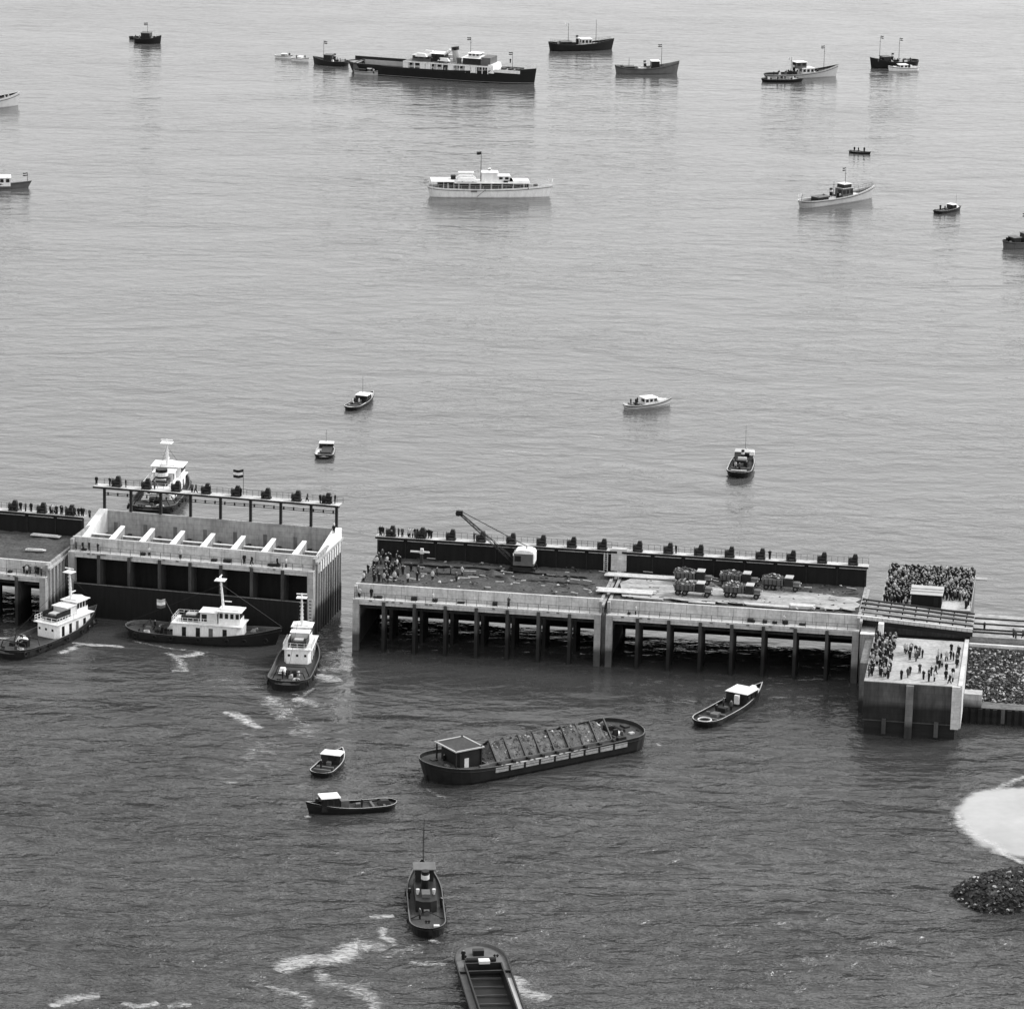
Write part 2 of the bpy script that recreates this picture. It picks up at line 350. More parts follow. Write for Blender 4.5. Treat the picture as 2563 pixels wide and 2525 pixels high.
        for vv, zz in ((5.6, hl+.9), (8.6, hl+.9)):
            for k in range(nb):
                b = MB(); ua = max(.52, k*bay+1.5 if k else .52); ub = (k+1)*bay+.25 if k < nb-1 else L-.52
                b.box(ua, ub, vv, vv+.35, hl-2, zz, M['concs']); b.box(ua, ub, vv-.05, vv+.4, zz+.002, zz+.12, M['white']); b.build('longitudinal_beam', root)
        b = MB(); b.box(.52, L-.52, W-3.4, W-2.9, hl-3.6, hl+3.0, M['conc'])
        for k in range(nb): b.box(k*bay+bay*.5-.35, k*bay+bay*.5+.35, W-3.45, W-3.41, hl-2, hl+.9, M['concd'])
        b.build('rear_wall', root)
        for s_, u0, u1 in ((0, -.2, 1.3), (1, L-1.3, L+.2)):
            b = MB(); za, zb = hl+.6, hl+3.3
            b.hexa([(u0, 2.75, hl-1), (u1, 2.75, hl-1), (u1, W-3.5, hl-1), (u0, W-3.5, hl-1), (u0, 2.75, za), (u1, 2.75, za), (u1, W-3.5, zb), (u0, W-3.5, zb)], M['white']); b.build('end_parapet', root)  # concrete coloured white, the brightness of its sky-lit top put into the colour
        zt = hl+7.4; vc = W-3.1
        for k in range(nb+1):
            u = min(max(k*bay, .6), L-.9); b = MB(); b.box(u-.22, u+.22, vc-.25, vc+.25, hl+3.003, zt-.15, M['dark']); b.box(u-.5, u+.5, vc-.35, vc+.35, zt-.5, zt-.16, M['dark']); b.build('gantry_post', root)
        b = MB(); b.box(-1.3, L-.3, vc-.8, vc+1.5, zt-.1, zt, M['concl']); b.box(-1.3, L-.3, vc-1.0, vc-.803, zt-.3, zt+.02, M['dark']); b.build('rear_walkway', root)
        b = MB()
        for z in (zt-1.15, zt-1.5): b.tube((.5, vc-.4, z), (L-.5, vc-.4, z), .07, M['dark'], n=5)
        for k in range(nb*3): u = .5+(L-1)*(k+.5)/(nb*3); b.box(u-.12, u+.12, vc-.5, vc-.3, zt-1.6, zt-1.0, M['dark'])
        b.build('gate_shaft', root)
        W = vc+1.0
    vw = (W-.1) if filled else vc+.5
    b = MB(); railing(b, (.1, vw+.9 if filled else vc+1.4, zt), (L-.1, vw+.9 if filled else vc+1.4, zt), n=40, r=.035); b.build('railing', root)
    for k in range(nb):
        winch(root, (k+.5)*bay, vw-.1, zt)
    return root, zt, vw

def fend(u0, u1):
    pass
C2, zt2, vw2 = caisson('caisson', 'concrete caisson with the white-cabbed crane on its earth deck', fr(0, 0), FA, 43.2, 9.2, ((.91, 2.0), (7.0, 12.5)), .3)
C3, zt3, vw3 = caisson('caisson', 'concrete caisson carrying the loaded dump trucks, next to the stone dam', fr(44.1, 0), FA, 43.2, 9.2)
O1, A1 = Vector((-78.2, 656.3, 0)), R(-12.7)
C1, zt1, vw1 = caisson('caisson', 'open empty caisson with pale cross walls, held in place by white tugs', O1, A1, 45.0, 11.7, filled=False)
O0 = Vector((-81.2, 647.7, 0))-Vector((math.cos(A1), math.sin(A1), 0))*43.2
C0, zt0, vw0 = caisson('caisson', 'earth-topped caisson cut off by the left edge of the photo', O0, A1, 43.2, 9.2)
# scale boards on front columns of the open caisson
b = MB(); b.box(44.1, 44.95, -.5, -.36, 1.2, 6.8, M['timber'])
for i in range(9): b.box(44.3, 44.75, -.53, -.502, 1.5+i*.6, 1.75+i*.6, M['concd'])
b.build('draught_board', C1)

# joint between the two middle caissons: pale capping column
b = MB(); b.box(43.25, 44.05, 1.0, 20, -1, 9.1, M['concd']); j = b.build('joint_filler', None, loc=fr(0, 0), rz=FA)
tag(j, 'narrow dark concrete filler wedged in the joint between the two middle caissons', 'wall')
b = MB(); b.box(42.2, 44.9, 20.0, 21.3, 11.3, 15.3, M['concl']); o = b.build('gate_pillar', C2)
b = MB(); b.box(40.9, 41.05, 19.9, 20.1, 11.2, 14.6, M['timber']); b.box(41.5, 41.65, 19.9, 20.1, 11.2, 14.6, M['timber'])
for i in range(9): b.box(41.06, 41.49, 19.95, 20.05, 11.5+i*.34, 11.58+i*.34, M['timber'])
tag(b.build('ladder', None, loc=fr(0, 0), rz=FA), 'pale ladder leaning on the dark gate beside the pale pillar', 'ladder')
for u0 in (0, 44.1, ):
    pass

# pale sandy roadway over the fill of the right caisson (irregular sheet)
def patch(name, pts, z, m, label, cat, kind='structure', seg=1.2, jag=.5):
    P = [Vector(p) for p in pts]; out = []
    for i in range(len(P)):
        p, q = P[i], P[(i+1) % len(P)]; n = max(1, int((q-p).length/seg))
        for k in range(n):
            c = p.lerp(q, k/n); out.append((c.x+random.uniform(-jag, jag), c.y+random.uniform(-jag, jag)))
    bm = bmesh.new(); vsx = [bm.verts.new((x, y, z)) for x, y in out]; bm.faces.new(vsx); bmesh.ops.triangulate(bm, faces=bm.faces[:])
    me = bpy.data.meshes.new(name); bm.to_mesh(me); bm.free(); me.materials.append(m); o = bpy.data.objects.new(name, me); COL.objects.link(o)
    o.location = (FO.x, FO.y, 0); o.rotation_euler = (0, 0, FA); return tag(o, label, cat, kind=kind)
patch('sand_roadway', [(45, 12), (47, 16.5), (56, 18.8), (60, 17), (64, 11), (72, 14.5), (80, 13.2), (86.4, 12), (86.4, 4.4), (78, 5), (70, 4.4), (62, 4.2), (54, 4.3), (46, 4.2)], 11.46, M['sand'], 'pale sand roadway spread over the truck caisson', 'road')
# timber road plates over the joint
for i, (u0, u1, v0, v1, lb) in enumerate(((41.2, 52, 5.4, 8.0, 'wide pale timber gangway across the caisson joint nearest the parapet'), (41.6, 55, 15.4, 17.8, 'long pale timber gangway across the caisson joint near the rear gate'))):
    b = MB(); n = int((v1-v0)/.42)
    for k in range(n): b.box(u0+random.uniform(0, .6), u1-random.uniform(0, .8), v0+k*.42, v0+k*.42+.39, 11.62, 11.78, M['timber'])
    b.box(u0+1, u0+1.3, v0, v1, 11.2, 11.615, M['dark']); b.box(u1-1.5, u1-1.2, v0, v1, 11.2, 11.615, M['dark'])
    tag(b.build('timber_gangway', None, loc=fr(0, 0), rz=FA), lb, 'gangway')
for (u, v, l_, wv, n, rz, lb) in ((57.5, 3.6, 5.2, .9, 2, -.03, 'single pale plank lying on the fill behind the parapet'), (67, 4.0, 8.2, .9, 4, -.05, 'long pile of pale planks behind the parapet of the truck caisson'),
                          (75, 3.7, 4.5, 1.6, 8, .04, 'short thick stack of pale boards at the roadway edge'), (31.5, 15, 3.2, .3, 2, -.12, 'two pale boards lying on the fill right of the crane'),
                          (34.5, 15.8, 3.0, .3, 1, -.1, 'single pale board on the fill nearer the ladder'), (48, 4.0, 5.5, .7, 3, -.06, 'pale boards lying between gangway and parapet')):
    b = MB()
    for k in range(n):
        o_ = (k % 2)*wv*.5; zz = 11.3+.14*(k//2); b.box(random.uniform(0, .3), l_-random.uniform(0, .4), o_, o_+wv*.48, zz, zz+.125, M['timber'])
    tag(b.build('timber_stack', None, loc=fr(u, v), rz=FA+rz), lb, 'timber')

# ------------------------------------------------------------------ abutment with its platforms
ab = empty('abutment', fr(0, 0), FA, 'concrete dam abutment crowded with people on two platforms', 'abutment')
def slab(name, u0, u1, v0, v1, z0, z1, m, parent=ab, **k):
    b = MB(); b.box(u0, u1, v0, v1, z0, z1, m, **k); return b.build(name, parent)
b = MB(); b.box(90.0, 105.2, -27.2, -2.0, 2.6, 9.0, M['concp']); b.build('front_wall', ab)
b = MB(); b.box(90.3, 105.0, -27.0, -2.2, -1.5, 2.59, M['tar2']); b.box(90.0, 105.2, -27.15, -26.9, 2.4, 2.59, M['conc']); b.build('footing', ab)
b = MB(); b.box(90.0, 105.2, -27.2, -2.0, 9.003, 9.12, M['conc'])
for v in (-21, -15.2, -10.4, -6.2): b.box(94, 104, v, v+.07, 9.121, 9.13, M['concd'])
b.build('platform', ab)
b = MB(); b.box(96.9, 98.1, -27.9, -27.21, -1, 8.9, M['concd']); b.build('front_pilaster', ab)
b = MB(); b.box(104.3, 105.6, -27.8, -27.21, 2.0, 9.2, M['concl']); b.box(105.21, 105.9, -27.2, -1, 2.0, 9.3, M['concl']); b.build('corner_parapet', ab)
for u in (93.5, 102.0):
    b = MB(); b.box(u-.35, u+.35, -27.7, -27.21, .4, 2.9, M['concs']); b.build('fender_post', ab)
b = MB(); b.box(87.6, 89.95, -1.6, 12, -1, 9.15, M['concs']); b.box(88.6, 89.95, -16, -1.65, -1, 8.6, M['concd']); b.build('wing_wall', ab)
b = MB(); b.box(87.6, 90, -1.7, -.6, 9.16, 9.3, M['white']); b.box(90.6, 91.5, -1.9, -.8, 8.9, 11.3, M['white']); b.build('bridge_bearing', ab)
b = MB(); b.box(90, 105.5, -1.9, 13.5, -1, 5.0, M['tar']); b.box(90, 105.5, 13.6, 36, -1, 9.9, M['concd']); b.box(90, 105.5, 13.6, 36, 9.903, 10.0, M['concl']); b.build('rear_platform', ab)  # block beneath the bridge coloured black in place of the bridge's shade
b = MB(); railing(b, (90.2, 36, 10), (105.4, 36, 10), n=12); railing(b, (105.4, 14, 10), (105.4, 36, 10), n=14); b.box(105.6, 107.6, 33.2, 34.8, 9.9, 10.1, M['conc']); b.build('railing', ab)
# white skiff-like bench on the platform edge
b = MB(); b.box(0, 2.8, 0, .55, .42, .5, M['white']); b.box(.3, .4, .1, .45, 0, .42, M['white']); b.box(2.4, 2.5, .1, .45, 0, .42, M['white'])
tag(b.build('bench', None, loc=fr(90.6, -21.5, 9.12), rz=FA), 'white bench among the crowd at the front platform corner', 'bench')

# bridge
br = empty('road_bridge', fr(0, 0), FA, 'low road bridge with dark guard beams running over the abutment', 'bridge')
def strip(b, a0, a1, t0, t1, z0, z1, m):      # a strip along the skewed bridge
    def P(t, s_): return (86.6+19.8*s_, 3.0+(12.6-3.0)*t+s_*(-3.7+(-1.2)*t))
    p = [P(a0, t0), P(a0, t1), P(a1, t1), P(a1, t0)]
    b.hexa([(x, y, z0) for x, y in p]+[(x, y, z1) for x, y in p], m)
b = MB(); strip(b, 0, 1, 0, 1.0, 10.5, 11.0, M['sand']); b.build('deck', br)
b = MB()
for t in (.05, .35, .65, .95): strip(b, t-.02, t+.02, 0, 1, 9.6, 10.49, M['dark'])
b.build('girder', br)
for k, t in enumerate((.1, .42, .7, .95)):
    b = MB(); strip(b, t-.02, t+.012, 0.02 if k else .22, 1, 11.25, 11.5, M['dark'])
    for i in range(9): strip(b, t-.015, t+.01, .05+i*.11, .06+i*.11, 11.01, 11.25, M['dark'])
    b.build('guard_beam', br)
b = MB(); strip(b, .005, .035, 0, 1, 11.003, 11.12, M['white'])
for i in range(22): strip(b, -.02, -.002, i/22, (i+.93)/22, 10.5, 11.1, M['timber'])
b.build('side_board', br)
b = MB(); strip(b, .5, .56, 0.1, 1, 11.003, 11.03, M['dark']); strip(b, .22, .3, 0, .9, 11.003, 11.03, M['dark']); b.build('rut_mat', br)

hut = empty('site_hut', fr(95.2, 13.9, 10.0), FA-.02, 'dark timber hut with pale flat roof in front of the packed crowd', 'hut')
b = MB(); b.box(0, 5.2, 0, 3.4, 0, 2.3, M['tar']); b.build('wall', hut)
b = MB(); b.hexa([(-.2, -.25, 2.303), (5.4, -.25, 2.303), (5.4, 3.7, 2.303), (-.2, 3.7, 2.303), (-.2, -.25, 2.4), (5.4, -.25, 2.4), (5.4, 3.7, 2.9), (-.2, 3.7, 2.9)], M['lgrey'])
for y in (.8, 2.0): b.box(-.2, 5.4, y, y+.1, 2.55+y*.1, 2.62+y*.1, M['mid'])
b.build('roof', hut)
b = MB(); b.box(3.9, 4.7, -.06, -.002, .05, 1.95, M['dark']); b.build('door', hut)

# ------------------------------------------------------------------ stone dam
dm = empty('stone_dam', fr(0, 0), FA, 'dark rubble-faced dam with a light road on its crest', 'dam')
prof = [(-17.5, -1.0), (-17.2, 2.6), (-14.8, 3.0), (-3.6, 8.6), (-2.2, 9.1), (14.5, 9.3), (30, 1), (34, -1)]
b = MB()
for i in range(len(prof)-1):
    (v0, z0), (v1, z1) = prof[i], prof[i+1]; mm = [M['tar2'], M['concd'], M['rockd'], M['earth'], M['sand'], M['rockd'], M['rockd']][i]
    for k in range(30): b.poly([(105.95+k*6, v0, z0), (105.95+k*6+6, v0, z0), (105.95+k*6+6, v1, z1), (105.95+k*6, v1, z1)], mm)
b.build('embankment', dm)
b = MB()
for i in range(5200):
    u = random.uniform(106.2, 150 if i % 3 else 122); t = random.random(); v = -14.9+11.4*t; z = 3.0+5.6*t
    b.rock((u, v, z+.05), .12+.3*random.random()**2, M['rockl'] if random.random() < .2 else M['rock'] if random.random() < .6 else M['rockd'])
tag(b.build('riprap', dm), kind='stuff')
b = MB(); b.box(106, 180, -3.3, -2.6, 8.75, 9.25, M['concl']); b.build('kerb', dm)
b = MB()
for v in (3.5, 5.2, 8.4, 11.5): b.box(106.2, 180, v, v+.22, 9.21+v*.006, 9.42+v*.006, M['dark'])
b.build('guard_beam', dm)
b = MB(); b.box(106, 180, -2.2, 1.2, 9.12, 9.3, M['earth'], ty=.3); b.build('verge', dm)
b = MB(); b.box(112.2, 112.8, -17.9, -17.3, .3, 2.8, M['conc']); b.build('fender_post', dm)
b = MB(); b.box(106.0, 108.9, -17.4, -14.9, 2.7, 4.9, M['conc']); b.build('concrete_block', dm)
# sheet edging
b = MB()
for k in range(60): b.box(106+k*1.2, 106+k*1.2+.7, -17.75, -17.45, -1, 2.55, M['tar2'])
b.build('sheet_piles', dm)

# rubble spit bottom right and sand spit
def mound(name, c, rx, ry, h, rz, m1, n, label):
    b = MB(); nx = 40; ny = 16
    for j in range(ny+1):
        rr = j/ny
        for i in range(nx):
            t = 2*math.pi*i/nx; ex = .55
            x = rx*rr*math.copysign(abs(math.cos(t))**ex, math.cos(t)); y = ry*rr*math.copysign(abs(math.sin(t))**ex, math.sin(t))
            z = h*(1-rr**5)*1.1-.25+.35*noise.noise(Vector((x*.5, y*.5, 3)))
            b.v.append((x, y, z))
    k = b.mi(M[m1])
    for j in range(ny):
        for i in range(nx): b.f.append((j*nx+i, j*nx+(i+1) % nx, (j+1)*nx+(i+1) % nx, (j+1)*nx+i)); b.m.append(k)
    for q in range(n):
        r0 = math.sqrt(random.random())*1.02; t = random.uniform(0, 6.28); x = rx*r0*math.copysign(abs(math.cos(t))**.55, math.cos(t))*1.02; y = ry*r0*math.copysign(abs(math.sin(t))**.55, math.sin(t))*1.02
        b.rock((x, y, h*(1-min(1, r0)**5)*1.1-.1), .14+.4*random.random()**2, M['rockl'] if random.random() < .05 else M['rockd'] if random.random() < .85 else M['rock'])
    o = b.build(name, None, loc=c, rz=rz); return o
p = at(2600, 2232); rk = mound('rubble_bank', (p.x, p.y, 0), 12.6, 6.4, 2.6, .42, 'rockd', 3200, '')
tag(rk, 'low dark rubble bank with pale stones rising from the water, lower right', 'rubble bank')

# sand spit
b = MB(); nx, ny = 60, 30
c0 = at(2640, 2060); k = b.mi(M['sandw'])
for j in range(ny+1):
    rr = j/ny
    for i in range(nx):
        t = 2*math.pi*i/nx; wob = 1+.06*noise.noise(Vector((math.cos(t)*1.5, math.sin(t)*1.5, 0)))
        b.v.append((c0.x+15.6*rr*wob*math.cos(t), c0.y+22*rr*wob*math.sin(t)*(1-.28*(1-abs(math.cos(t)))), .5*(1-rr**2)+.012))
for j in range(ny):
    for i in range(nx): b.f.append((j*nx+i, j*nx+(i+1) % nx, (j+1)*nx+(i+1) % nx, (j+1)*nx+i)); b.m.append(k)
sp_o = tag(b.build('sand_spit', smooth=True), 'bright bare sand spit at the right edge', 'sand', kind='structure')
ul = sp_o.data.uv_layers.new(name='UVMap'); rr_ = [j/ny for j in range(ny+1) for i in range(nx)]
for lp in sp_o.data.loops: ul.data[lp.index].uv = (rr_[lp.vertex_index], 0)
t = M['sandw'].node_tree; N = t.nodes; uvn = N.new('ShaderNodeUVMap'); sx = N.new('ShaderNodeSeparateXYZ'); t.links.new(uvn.outputs[0], sx.inputs[0])
tc = N.new('ShaderNodeTexCoord'); nn = N.new('ShaderNodeTexNoise'); nn.inputs['Scale'].default_value = .35; nn.inputs['Detail'].default_value = 5; t.links.new(tc.outputs['Object'], nn.inputs[0])
ma = N.new('ShaderNodeMath'); ma.operation = 'MULTIPLY_ADD'; t.links.new(nn.outputs[0], ma.inputs[0]); ma.inputs[1].default_value = .22; t.links.new(sx.outputs[0], ma.inputs[2])
mr = N.new('ShaderNodeMapRange'); mr.interpolation_type = 'SMOOTHSTEP'; mr.inputs[1].default_value = 1.12; mr.inputs[2].default_value = .98; t.links.new(ma.outputs[0], mr.inputs[0]); t.links.new(mr.outputs[0], N['Principled BSDF'].inputs['Alpha'])

b = MB()
for (u0, u1, n) in ((4, 41, 150), (46, 86, 150)):
    for i in range(n):
        u = random.uniform(u0, u1); v = 3.2+17*random.random()
        if random.random() < .3:
            l_ = random.uniform(.5, 2.2); a_ = random.uniform(-.5, .5); c_, s_ = math.cos(a_)*l_, math.sin(a_)*l_; z = 11.42
            b.hexa([(u, v, z), (u+c_, v+s_, z), (u+c_, v+s_+.16, z), (u, v+.16, z), (u, v, z+.1), (u+c_, v+s_, z+.1), (u+c_, v+s_+.16, z+.1), (u, v+.16, z+.1)], M['timber'] if random.random() < .5 else M['dark'])
        else: b.rock((u, v, 11.4), random.uniform(.12, .4), random.choice((M['rust'], M['rock'], M['dark'], M['rockl'])))
tag(b.build('debris', None, loc=fr(0, 0), rz=FA), 'scattered stones and scraps on the caisson decks', 'debris', kind='stuff')
for (u0, u1, v0, v1) in ((6, 39, 15.5, 17.2), (9, 40, 11.5, 12.3)):
    patch('vehicle_track', [(u0, v0), (u1*.5, v0+.5), (u1, v0-1.2), (u1, v1-1.2), (u1*.5, v1+.4), (u0, v1)], 11.5, M['deck'], 'darker vehicle track worn into the fill', 'track', seg=.8, jag=.18)
for i, (u, v, l_, w_, lb) in enumerate(((36.5, 8.0, 3.6, .8, 'short pale board lying on the left-edge caisson'), (34, 17.5, 5.5, 1.2, 'long pale board at the foot of the left-edge gate'))):
    b = MB(); b.box(0, l_, 0, w_, 11.45, 11.6, M['timber']); b.box(.3, l_-.5, w_*.2, w_*.7, 11.603, 11.75, M['timber'])
    tag(b.build('timber_stack', None, loc=fr(u, v, 0, O0, A1), rz=A1+(.12 if i == 0 else -.02)), lb, 'timber')

# ------------------------------------------------------------------ trucks
def truck(u, v, rz, label):
    t = empty('dump_truck', fr(u, v, 11.5), FA+rz, label, 'truck', 'loaded dump trucks on the caisson')
    b = MB(); b.box(-3.1, 3.0, -.45, .45, .65, .9, M['dark']); b.build('chassis', t)
    b = MB(); x0, x1 = -3.3, .5
    b.hexa([(x0+.4, -1.0, .95), (x1, -1.0, .95), (x1, 1.0, .95), (x0+.4, 1.0, .95), (x0, -1.2, 1.95), (x1, -1.2, 2.0), (x1, 1.2, 2.0), (x0, 1.2, 1.95)], M['mid'])
    for i in range(5): xx = x0+.5+i*.72; b.box(xx, xx+.12, -1.22, -1.1, 1.05, 1.95, M['dark']); b.box(xx, xx+.12, 1.1, 1.22, 1.05, 1.95, M['dark'])
    bd = b.build('tipper_body', t)
    b = MB()
    for i in range(90):
        x = random.uniform(x0+.2, x1-.2); y = random.uniform(-1, 1); b.rock((x, y, 1.95+.75*(1-abs(y))*(1-abs((x+1.4)/2.2)**2)), random.uniform(.14, .32), M['rockl'] if random.random() < .28 else M['rock'])
    tag(b.build('rubble_load', bd), kind='stuff')
    b = MB(); b.box(.7, 2.1, -1.0, 1.0, .8, 1.65, M['dark']); b.box(.72, 2.05, -.98, .98, 1.65, 2.3, M['dark'], tx=.08, ty=.06); cb = b.build('cab', t)
    b = MB(); b.box(.72, 2.15, -1.0, 1.0, 2.303, 2.42, M['lgrey'], tx=.08, ty=.08); b.build('roof', cb)
    b = MB(); b.box(2.03, 2.06, -.8, .8, 1.7, 2.2, M['glass']); b.build('windscreen', cb)
    b = MB(); b.box(2.1, 3.4, -.65, .65, .8, 1.5, M['mid'], tx=.1, ty=.12); b.build('bonnet', t)
    for s_ in (-1, 1):
        b = MB(); b.box(2.3, 3.3, s_*.66-.02, s_*1.1, .95, 1.05, M['mid']); b.build('mudguard', t)
        b = MB(); b.tube((3.38, s_*.8, 1.1), (3.5, s_*.8, 1.1), .14, M['cream'], n=8); b.build('headlight', t)
    for x in (-2.4, -1.2, 2.7):
        for s_ in (-1, 1):
            b = MB(); b.tube((x, s_*.75, .5), (x, s_*1.1, .5), .5, M['rubber'], n=12); w_ = b.build('wheel', t)
            b = MB(); b.tube((x, s_*1.08, .5), (x, s_*1.13, .5), .22, M['mid'], n=8); b.build('rim', w_)
truck(57.2, 15.0, -.05, 'loaded dump truck at the left of the rear row by the dark gate')
truck(58.0, 7.6, -.06, 'loaded dump truck at the left of the front row, just behind the planks')
truck(65.2, 15.4, -.04, 'loaded dump truck in the middle of the rear row by the dark gate')
truck(66.4, 8.2, -.05, 'loaded dump truck at the right of the front row, behind the longest planks')
truck(72.6, 14.4, -.05, 'loaded dump truck standing alone furthest right on the caisson')

# ------------------------------------------------------------------ crawler crane
cr = empty('crawler_crane', fr(27.0, 17.2, 11.25), FA, 'crawler crane with white-topped cab and raised boom over the rear gate', 'crane')
for s_ in (-1, 1):
    b = MB(); b.prism([(-2, s_*1.3-.3), (2, s_*1.3-.3), (2, s_*1.3+.3), (-2, s_*1.3+.3)], .1, .85, M['dark']); b.tube((-2, s_*1.3-.3, .47), (-2, s_*1.3+.3, .47), .4, M['dark'], n=12); b.tube((2, s_*1.3-.3, .47), (2, s_*1.3+.3, .47), .4, M['dark'], n=12); b.build('track', cr)
b = MB(); b.tube((0, 0, .85), (0, 0, 1.15), .9, M['dark'], n=16); b.build('turntable', cr)
b = MB(); b.box(-1.6, 2.1, -1.4, 1.4, 1.152, 3.3, M['mid']); hs = b.build('machine_house', cr)
b = MB()
prof2 = [(-1.55, 3.303), (-1.2, 3.75), (-.3, 3.95), (1.2, 3.95), (1.9, 3.7), (2.15, 3.303)]
for i in range(len(prof2)-1):
    (xa, za), (xb, zb) = prof2[i], prof2[i+1]; b.poly([(xa, -1.45, za), (xb, -1.45, zb), (xb, 1.45, zb), (xa, 1.45, za)], M['white'])
b.poly([(x, -1.45, z) for x, z in prof2][::-1], M['white']); b.poly([(x, 1.45, z) for x, z in prof2], M['white']); b.box(1.95, 2.15, -1.46, 1.46, 1.6, 3.3, M['white']); b.box(-1.62, -1.45, -1.46, 1.46, 2.9, 3.3, M['white'])
b.build('roof', hs)
b = MB(); b.box(-1.3, -.2, -1.43, -1.402, 1.9, 2.9, M['glass']); b.build('window', hs)
tip = Vector((-11.3, -.3, 9.6)); foot = Vector((-1.7, -.2, 1.6))
b = MB(); dv = (tip-foot); nseg = 14
for s1, s2 in ((-.35, -.3), (-.35, .3), (.35, -.3), (.35, .3)):
    b.tube(foot+Vector((s2*.7, s1, s2)), tip+Vector((s2*.3, s1*.4, s2*.5)), .06, M['dark'], n=4)
for i in range(nseg):
    a0 = foot+dv*(i/nseg); a1 = foot+dv*((i+1)/nseg); k = 1-.55*i/nseg; q = 1 if i % 2 else -1
    for s1 in (-.35, .35): b.tube(a0+Vector((0, s1*k, .3*k*q)), a1+Vector((0, s1*k, -.3*k*q)), .04, M['dark'], n=4)
    b.tube(a0+Vector((0, -.35*k*q, .3*k)), a1+Vector((0, .35*k*q, .3*k)), .04, M['dark'], n=4)
b.box(tip.x-.7, tip.x+.45, tip.y-.25, tip.y+.25, tip.z-.35, tip.z+.55, M['dark']); b.tube(tip+Vector((-.3, -.35, .1)), tip+Vector((-.3, .35, .1)), .5, M['dark'], n=12)
b.build('boom', cr)
b = MB(); b.tube((.6, 0, 4.3), tip+Vector((.2, 0, .4)), .04, M['dark'], n=4); b.tube((.6, .3, 4.3), tip+Vector((.2, .2, .4)), .04, M['dark'], n=4); b.tube((.6, 0, 3.9), (.6, 0, 4.4), .1, M['dark']); b.tube((-1.0, 0, 3.5), (-5.7, -.1, 5.2), .035, M['dark'], n=4); b.build('cable', cr)

# heaps on the fill
def heap(u, v, rx, ry, h, m, label):
    b = MB(); nx, ny = 20, 7; k = b.mi(m)
    for j in range(ny+1):
        rr = j/ny
        for i in range(nx):
            t = 2*math.pi*i/nx; x = rx*rr*math.cos(t)*(1+.15*math.sin(3*t)); y = ry*rr*math.sin(t)
            b.v.append((x, y, h*(1-rr**1.4)-.2*rr+.15*noise.noise(Vector((x, y, u)))))
    for j in range(ny):
        for i in range(nx): b.f.append((j*nx+i, j*nx+(i+1) % nx, (j+1)*nx+(i+1) % nx, (j+1)*nx+i)); b.m.append(k)
    tag(b.build('earth_heap', None, loc=fr(u, v, 11.2), rz=FA), label, 'earth heap')
heap(22.3, 13.0, 2.4, 1.8, .9, M['rust'], 'low black heap lying on the fill in front of the crane')
heap(25.3, 9.9, 1.8, 1.3, .7, M['rust'], 'small black heap nearer the parapet than the other heap')
# beacon on deck
bc = empty('marker_beacon', fr(9.0, 16.5, 11.2), FA, 'pale cross-armed marker beacon standing on the left of the crane deck', 'beacon')
b = MB(); b.box(-.3, .3, -.3, .3, 0, 2.1, M['concd'], tx=.1, ty=.1); b.build('pedestal', bc)
b = MB(); b.box(-2.0, 1.4, -.15, .15, 2.25, 2.5, M['cream']); b.box(-.3, .4, -.25, .25, 2.1, 3.0, M['cream'], tx=.1); b.build('cross_arm', bc)

# ------------------------------------------------------------------ flags
def flag(parent, p, w_, h, m3, horiz=True, name='flag', staff=None, lean=(0, 0)):
    b = MB(); n = 8
    for k, mm in enumerate(m3):
        for i in range(n):
            def P(a_, c_): return (p[0]+w_*a_, p[1]+.12*w_*math.sin(a_*7), p[2]-h*c_-.08*h*math.sin(a_*5))
            c0_, c1_ = k/3, (k+1)/3; b.poly([P(i/n, c1_), P((i+1)/n, c1_), P((i+1)/n, c0_), P(i/n, c0_)], mm)
    return b.build(name, parent)
TRI = (M['dark'], M['white'], M['coat'])
fl = empty('flag_staff', fr(26.3, vw1+1, zt1, O1, A1), A1, 'striped flag on a tall thin staff on the open caisson catwalk', 'flag')
b = MB(); b.tube((0, 0, 0), (0, 0, 4.6), .06, M['mid'], n=6); b.build('staff', fl); flag(fl, (-1.9, 0, 4.6), 1.9, 1.5, TRI)

